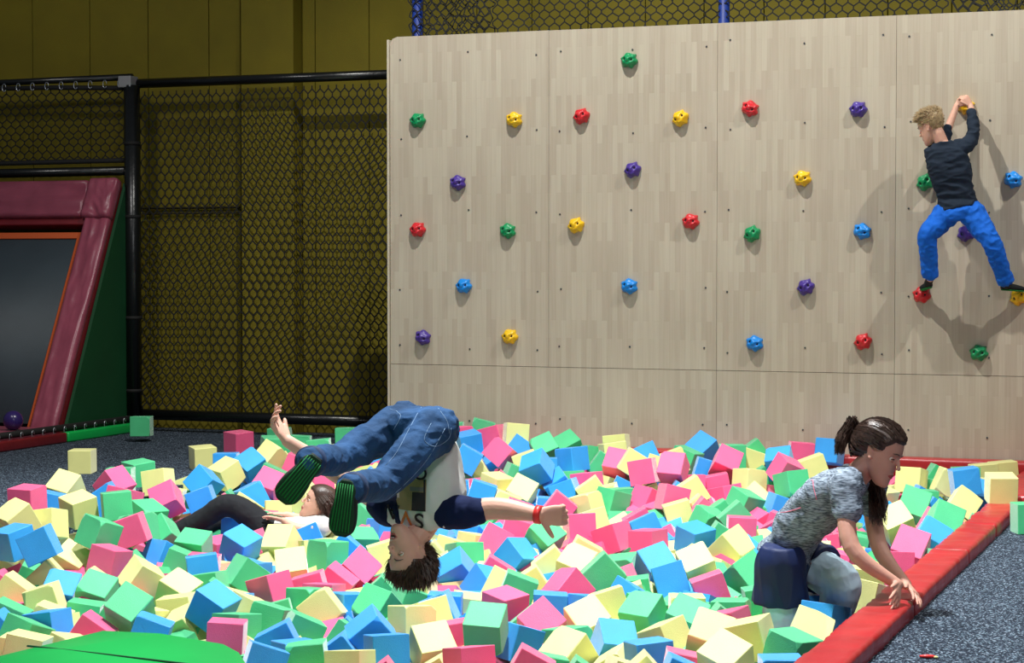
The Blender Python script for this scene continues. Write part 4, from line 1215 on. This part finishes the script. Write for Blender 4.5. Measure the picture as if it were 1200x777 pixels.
# print on the chest
T_ = tree_of(tee); up2 = -UP; rt2 = -RT         # the shirt is upside down
def frame_mat(u, v, sc=1): 
    m = Matrix.Identity(4); z = -FW; c0 = D(u, v, 7.85)
    m.col[0] = (*(rt2), 0); m.col[1] = (*(up2), 0); m.col[2] = (*z, 0); m.col[3] = (*c0, 1); return m
def patch(u0, v0, u1, v1, m, name, off=.0035, sl=0):
    bm = bmesh.new(); A = Vector((0, 0, 0)); nx, ny = 12, 14; g = []
    for j in range(ny + 1):
        for i in range(nx + 1):
            g.append(bm.verts.new(D(u0 + (u1 - u0) * i / nx + sl * j / ny, v0 + (v1 - v0) * j / ny, 7.85)))
    for j in range(ny):
        for i in range(nx): bm.faces.new((g[j * 13 + i], g[j * 13 + i + 1], g[(j + 1) * 13 + i + 1], g[(j + 1) * 13 + i]))
    bm.verts.ensure_lookup_table(); decal(T_, bm, Matrix.Identity(4), FW.copy(), off)
    o = obj(name, bm, m, None, True); o.parent = tee; return o
patch(462, 560, 501, 597, M['tan'], 'print_ground', .003, -1)
patch(484, 575, 500, 597, M['ink'], 'print_figure', .0045, -1)
patch(481, 569, 499, 574, M['grey_ink'], 'print_figure', .0045)
patch(497.5, 560, 499.8, 597, M['ink'], 'print_border', .005)
for ch, u, v, sz, m in (('S', 498, 600, .088, 'ink'), ('V', 484, 598, .088, 'orange_ink'), ('A', 468, 593, .082, 'ink'), ('N', 452, 585, .078, 'ink'), ('O', 502, 546, .07, 'ink')):
    tb = text_bm(ch, sz); mx = frame_mat(u, v + 0); decal(T_, tb, mx, FW.copy(), .006); o = obj('printed_letter', tb, M[m], None); o.parent = tee
    o['label'] = 'orange printed letter' if m == 'orange_ink' else 'black printed letter'
# ------------------------------------------------------------------ 2. girl climbing out
gp = D(925, 648, 9.1); gw = D(928, 628, 9.05); gc = D(970, 583, 8.85); gn = D(1006, 555, 8.72)
gsN, gsF = D(990, 568, 8.6), D(1020, 562, 8.9)
geN, gwN = D(998, 641, 8.5), D(1052, 685, 8.47)
geF, gwF = D(1030, 640, 8.85), D(1062, 685, 8.60)
gs = (gsF - gsN).normalized(); gsp = (gn - gp).normalized(); gf = gsp.cross(gs).normalized()
if gf.z > 0: gf = -gf
ghN, ghF = D(915, 655, 8.95), D(940, 652, 9.22)
gkN, gaN = D(915, 745, 9.0), D(905, 840, 9.25)
gkF, gaF = D(986, 686, 9.0), D(960, 790, 9.3)
girl = person('girl in grey tee and navy shorts climbing out over the red pad', gp)
GH = Head(D(1030, 533, 8.66), (RT * .80 - UP * .40 + TOW * .48), (UP * .93 + RT * .3), 1.14)
bm = bmesh.new(); head_volume(bm, GH)
limb(bm, [gn - gsp * .03, GH.P(0, -.02, -.04)], [.058, .054])
loft(bm, [(gp, gs * .12, gf * .08), (gw, gs * .11, gf * .075), (gc, gs * .13, gf * .085), (gn - gsp * .02, gs * .06, gf * .045)])
limb(bm, [gsN + gs * .02, geN, gwN], [.045, .038, .024], k=6)
limb(bm, [gsF - gs * .02, geF, gwF], [.045, .038, .024], k=6)
for h, k_, a in ((ghN, gkN, gaN), (ghF, gkF, gaF)): limb(bm, [h.lerp(gp, .5) - UP * .03, k_, a], [.05, .045, .035])
hand(bm, gwN, D(1049, 716, 8.33) - gwN, -RT * .6 - TOW * .5, -RT * .7 + TOW * .7, 1.0, (.12, .15, .2, .2), (.55, .3), .22)
hand(bm, gwF, D(1081, 706, 8.48) - gwF, -UP * .7 - RT * .6, -RT * .4 + TOW * .6 - UP * .3, 1.0, (.15, .15, .2, .25), (.7, .2), .25)
bm = remesh(bm, .0034, 9); sculpt(bm, GH); part('body', bm, M['skin2'], girl)
face_parts(GH, girl, 0, False, (.002, -.002))
bm = bmesh.new()
loft(bm, [(gp - gsp * .085, gs * .16, gf * .125), (gp - gsp * .04, gs * .158, gf * .122), (gp + gsp * .02, gs * .152, gf * .116), (gw + gsp * .05, gs * .145, gf * .11), (gw.lerp(gc, .6), gs * .15, gf * .11), (gc + gsp * .02, gs * .165, gf * .108), (gc.lerp(gn, .6), gs * .15, gf * .085), (gn - gsp * .005, gs * .07, gf * .06)], 5, 36)
for sh, el, sg in ((gsN, geN, -1), (gsF, geF, 1)):
    dd = (el - sh).normalized(); limb(bm, [sh - gs * sg * .05 - gsp * .01, sh, sh + dd * .115], [.078, .07, .062], 18, 5)
gt = part('tee_shirt', bm, M['heather'], girl, .006, 5, (.009, 8, (1, 1, 1.4)), 'heather grey tee with pink seams')
T_ = tree_of(gt); bm = bmesh.new()
for poly in ([(895, 640), (915, 598), (935, 578), (958, 570), (965, 560), (970, 545)], [(968, 545), (963, 563), (962, 575), (965, 590)], [(890, 640), (905, 620), (935, 610), (950, 602)]):
    stroke(T_, [D(u, v, 8.5) for u, v in poly], FW.copy(), .001, .0022, bm)
o = obj('seam', bm, M['coral'], None, True); o.parent = gt; o['label'] = 'pink flatlock seam'
# shorts
bm = bmesh.new()
loft(bm, [(gp + gsp * .05, gs * .14, gf * .105), (gp - UP * .03, gs * .155, gf * .12), (gp - UP * .09, gs * .13, gf * .1)], 5, 30)
def cuff(h, k_, r0, r1, f):
    d = (k_ - h).normalized(); x = (gs - d * gs.dot(d)).normalized(); y = d.cross(x)
    loft(bm, [(h - d * .06, x * r0 * .8, y * r0 * .8), (h, x * r0, y * r0 * 1.05), (h.lerp(k_, f * .5), x * r1 * .95, y * r1 * 1.12), (h.lerp(k_, f), x * r1, y * r1 * 1.2)], 5, 30, 2.1)
cuff(ghN, gkN, .105, .108, .56); cuff(ghF, gkF, .1, .1, .5)
sh_ = part('shorts', bm, M['shorts'], girl, .006, 3, (.010, 9, (1, 1, .35)))
T_ = tree_of(sh_); bm = bmesh.new(); stroke(T_, [D(u, v, 8.5) for u, v in ((884, 660), (886, 672), (891, 684), (897, 692))], FW.copy(), .001, .0022, bm)
o = obj('piping', bm, M['piping'], None, True); o.parent = sh_; o['label'] = 'white piping'
for h, k_, a, r in ((ghN, gkN, gaN, (.085, .062, .045)), (ghF, gkF, gaF, (.098, .09, .06))):
    bm = bmesh.new(); limb(bm, [h.lerp(k_, .25), h.lerp(k_, .65), k_, k_.lerp(a, .4), a], [r[0], r[0] * .98, r[1], r[1] * .86, r[2]], 20, 6)
    part('legging', bm, M['legging'], girl, .006, 4, (.004, 14))
# hair
hair_base(GH, girl, M['hair_dark'], 1.09)
tail0 = GH.P(0, -.095, .03)
bm = bmesh.new()
for v, p, n in scalp_points(GH, 1900, lambda x, y, z: z > .02 + .36 * max(0, y) - .75 * max(0, -y) and y > -.95, rnd, 1.09):
    t1 = (tail0 - p); m_ = 0; e_ = tail0 + Vector((rnd.uniform(-.02, .02), rnd.uniform(-.02, .02), rnd.uniform(-.02, .02)))
    P_ = [p - n * .003]; lift = rnd.uniform(1.0, 1.13)
    for s_ in (.2, .4, .6, .8):
        q = p.lerp(tail0, s_); x, y, z = local(GH, q); l_ = math.sqrt((x / .077) ** 2 + ((y + .012) / .098) ** 2 + ((z - .025) / .098) ** 2)
        f_ = max(1, (1.02 + .08 * s_) * lift / l_); P_.append(GH.P(x * f_, -.012 + (y + .012) * f_, .025 + (z - .025) * f_))
    P_.append(e_); strands(bm, [(P_, .0034)])
obj('hair', bm, M['hair_dark'], girl)
bm = bmesh.new()
for i in range(700):
    a = rnd.uniform(0, 6.28); r = rnd.uniform(0, .03); x, y = GH.r, GH.u
    s0 = tail0 + x * r * math.cos(a) + y * r * math.sin(a)
    e_ = D(978 + rnd.uniform(-1, 12), rnd.uniform(515, 534), 8.66 + rnd.uniform(-.05, .06))
    m1 = s0 + (-GH.f * .05 + UP * .02) + Vector((rnd.uniform(-.02, .02), rnd.uniform(-.02, .02), rnd.uniform(-.015, .03)))
    strands(bm, [([s0, m1, m1.lerp(e_, .6) - RT * .008, e_], .004)])
o = obj('ponytail', bm, M['hair_dark'], girl); o['label'] = 'loose brown ponytail'
bm = bmesh.new()
for i in range(420):
    s0 = D(rnd.uniform(1016, 1030), rnd.uniform(556, 566), 8.76 + rnd.uniform(0, .08)); e_ = D(rnd.uniform(1018, 1040), rnd.uniform(585, 618), 8.75 + rnd.uniform(-.02, .08))
    m1 = s0.lerp(e_, .5) + RT * rnd.uniform(-.01, .02)
    strands(bm, [([s0, m1, e_], .004)])
o = obj('hair_lock', bm, M['hair_dark'], girl); o['label'] = 'loose lock hanging under the chin'
bm = bmesh.new(); p = D(1046, 711, 8.56)
tube(bm, [p + (RT * math.cos(a) * .034 + FW * math.sin(a) * .02 + UP * .004 * math.sin(2 * a)) for a in [i * PI / 8 for i in range(17)]], .006, 8)
bd = tag(obj('red_band', bm, M['band'], None, True), "red rubber band on the pad under the girl's fingers", 'wristband')
# ------------------------------------------------------------------ 3. climbing boy
YC = 13.86
def CW(u, v, off=0): return W(u, v, YC - off)
ch = person('boy in dark shirt and bright blue trousers climbing the wooden wall', CW(1122, 250))
cpel = CW(1123, 250, .0); cwai = CW(1120, 232, .0); cche = CW(1112, 195, .03); cnk = CW(1104, 167, .05)
csL, csR = CW(1092, 180, .03), CW(1131, 172, .03)
ceL, cwL = CW(1107, 160, -.06), CW(1121, 124, -.13)
ceR, cwR = CW(1141, 157, -.02), CW(1137.5, 124, -.13)
cs = (csR - csL).normalized(); csp = (cnk - cpel).normalized(); cb = -Vector((0, 1, 0))
chL, chR = CW(1108, 252), CW(1139, 250)
ckL, caL = CW(1087, 276, .06), CW(1090, 326, -.06)
ckR, caR = CW(1162, 284, .06), CW(1180, 333, -.05)
CH = Head(CW(1091, 150, .05), (-RT * .74 + FW * .6 - UP * .38), (UP * 1 - RT * .05), 1.0)
bm = bmesh.new(); head_volume(bm, CH)
limb(bm, [cnk - csp * .02, CH.P(0, -.03, -.05)], [.046, .046])
loft(bm, [(cpel, cs * .1, cb * .075), (cwai, cs * .095, cb * .07), (cche, cs * .115, cb * .08), (cnk, cs * .055, cb * .045)])
limb(bm, [csL + cs * .02, ceL, cwL], [.036, .031, .02], k=6); limb(bm, [csR - cs * .02, ceR, cwR], [.036, .031, .02], k=6)
for h, k_, a in ((chL, ckL, caL), (chR, ckR, caR)): limb(bm, [h, k_, a], [.055, .04, .028])
hand(bm, cwL, UP * .75 + RT * .75, FW * .8 + RT * .3, FW * .3 + RT * .5 - UP * .4, .85, (.75, .8, .8, .8), (.5, .4), .05)
hand(bm, cwR, UP * .85 - RT * .6, FW * .8 - RT * .3, FW * .3 - RT * .5 - UP * .4, .85, (.75, .8, .8, .8), (.5, .4), .05)
bm = remesh(bm, .0034, 8); sculpt(bm, CH); part('body', bm, M['skin'], ch); face_parts(CH, ch)
bm = bmesh.new()
loft(bm, [(cpel + UP * .035, cs * .135, cb * .1), (cwai + UP * .02, cs * .125, cb * .095), (cche, cs * .142, cb * .1), (cche.lerp(cnk, .6), cs * .125, cb * .085), (cnk, cs * .06, cb * .055)], 5, 32)
limb(bm, [csL + cs * .04, csL, ceL, ceL.lerp(cwL, .22)], [.062, .055, .044, .036]); limb(bm, [csR - cs * .04, csR, ceR, ceR.lerp(cwR, .72)], [.062, .055, .044, .034])
part('long_sleeved_shirt', bm, M['dark_shirt'], ch, .006, 4, (.011, 11, (.6, 1, 1.6)))
bm = bmesh.new()
loft(bm, [(cpel + UP * .05, cs * .122, cb * .09), (cpel, cs * .138, cb * .105), (cpel - UP * .05, cs * .11, cb * .09)], 5, 30)
for h, k_, a in ((chL, ckL, caL), (chR, ckR, caR)):
    limb(bm, [h, h.lerp(k_, .5), k_, k_.lerp(a, .5), k_.lerp(a, .88)], [.09, .078, .064, .058, .052], 20, 6)
    dd = (a - k_).normalized(); tube(bm, [k_.lerp(a, .8), k_.lerp(a, .97)], [.056, .054], 20)
part('trousers', bm, M['blue_pants'], ch, .006, 4, (.009, 14))
foot(ch, caL, CW(1091, 336, -.12), CW(1080, 340, -.2), -UP, M['shoe_black'], M['sole_green'], .8)
foot(ch, caR, CW(1174, 339, -.1), CW(1202, 341, -.2), -UP, M['shoe_black'], M['sole_green'], .85)
bm = bmesh.new()
for v, p, n in scalp_points(CH, 1500, lambda x, y, z: z > .1 + .5 * max(0, y) - .62 * max(0, -y), rnd):
    L_ = rnd.uniform(.018, .034) * (1.3 if v.z > .4 else .7); d1 = (n * .55 + CH.f * .5 + UP * .15 + Vector((rnd.uniform(-.3, .3), rnd.uniform(-.3, .3), rnd.uniform(-.3, .3)))).normalized()
    strands(bm, [([p - n * .006, p + d1 * L_ * .5, p + d1 * L_ * .9 + CH.f * L_ * .2], .003)])
obj('hair', bm, M['hair_blond'], ch)
hair_base(CH, ch, M['hair_blond'])
# ------------------------------------------------------------------ 4. child lying in the cubes
d4 = 12.1
lk = person('child lying back among the cubes in black leggings, arms out', D(330, 622, d4))
lpel = D(312, 622, d4); lche = D(362, 622, d4); lnk = D(383, 611, d4)
lsN, lsF = D(377, 617, d4 - .1), D(384, 612, d4 + .12)
LH = Head(D(372, 590, d4), (-RT * .93 + UP * .36 + TOW * .2), (UP * .85 + RT * .45), .98)
bm = bmesh.new(); head_volume(bm, LH)
limb(bm, [lnk, LH.P(0, -.03, -.05)], [.045, .045])
loft(bm, [(lpel, FW * .1, UP * .07), (lche, FW * .12, UP * .075), (lnk, FW * .06, UP * .045)])
limb(bm, [lsN, D(350, 619, d4 - .12), D(332, 610, d4 - .14)], [.034, .029, .02]); limb(bm, [lsF, D(358, 609, d4 + .02), D(335, 603, d4 - .02)], [.034, .029, .02])
hand(bm, D(332, 610, d4 - .14), -RT + UP * .25, -UP + TOW * .3, TOW * .3 + UP * .9, .85, (.12, .12, .15, .2), (.4, .2), .08)
hand(bm, D(335, 603, d4 - .02), -RT + UP * .12, -UP, TOW + UP * .3, .85, (.1, .12, .15, .2), (.4, .2), .08)
kn = D(266, 592, d4 - .05)
limb(bm, [lpel - FW * .06, kn, D(205, 622, d4)], [.05, .038, .025]); limb(bm, [lpel + FW * .08, D(262, 612, d4 + .2), D(215, 622, d4 + .15)], [.06, .045, .03])
bm = remesh(bm, .0034, 8); sculpt(bm, LH); part('body', bm, M['skin'], lk); face_parts(LH, lk)
bm = bmesh.new(); loft(bm, [(lpel, FW * .12, UP * .085), (lche, FW * .14, UP * .09), (lnk, FW * .075, UP * .06)])
limb(bm, [lsN + FW * .03, lsN - RT * .05], [.066, .056]); limb(bm, [lsF - FW * .03, lsF - RT * .05], [.066, .056])
part('white_shirt', bm, M['white_tee'], lk, .006, 4, (.004, 12))
bm = bmesh.new()
loft(bm, [(lpel + RT * .08, FW * .12, UP * .085), (lpel, FW * .13, UP * .09), (lpel - RT * .05, FW * .1, UP * .07)])
limb(bm, [lpel - FW * .06, D(292, 604, d4 - .06), kn, D(238, 608, d4 - .02), D(205, 624, d4)], [.088, .078, .068, .06, .052], 20, 6); limb(bm, [lpel + FW * .08, D(262, 612, d4 + .2), D(215, 624, d4 + .15)], [.08, .06, .04])
part('leggings', bm, M['black_cloth'], lk, .006, 4, (.004, 12))
bm = bmesh.new()
for v, p, n in scalp_points(LH, 1200, lambda x, y, z: z > .1 + .55 * max(0, y) - .9 * max(0, -y), rnd, 1.07):
    L_ = rnd.uniform(.06, .13); bk = (-LH.f * .7 - LH.u * .45 - UP * .3).normalized()
    d1 = (n * .25 + bk * .8).normalized(); q = p + d1 * L_ * .5; q2 = q + (bk * .6 - UP * .5 + TOW * rnd.uniform(-.2, .2)).normalized() * L_ * .6
    strands(bm, [([p - n * .004, q, q2], .0036)])
obj('hair', bm, M['hair_dark'], lk)
hair_base(LH, lk, M['hair_dark'], 1.08)
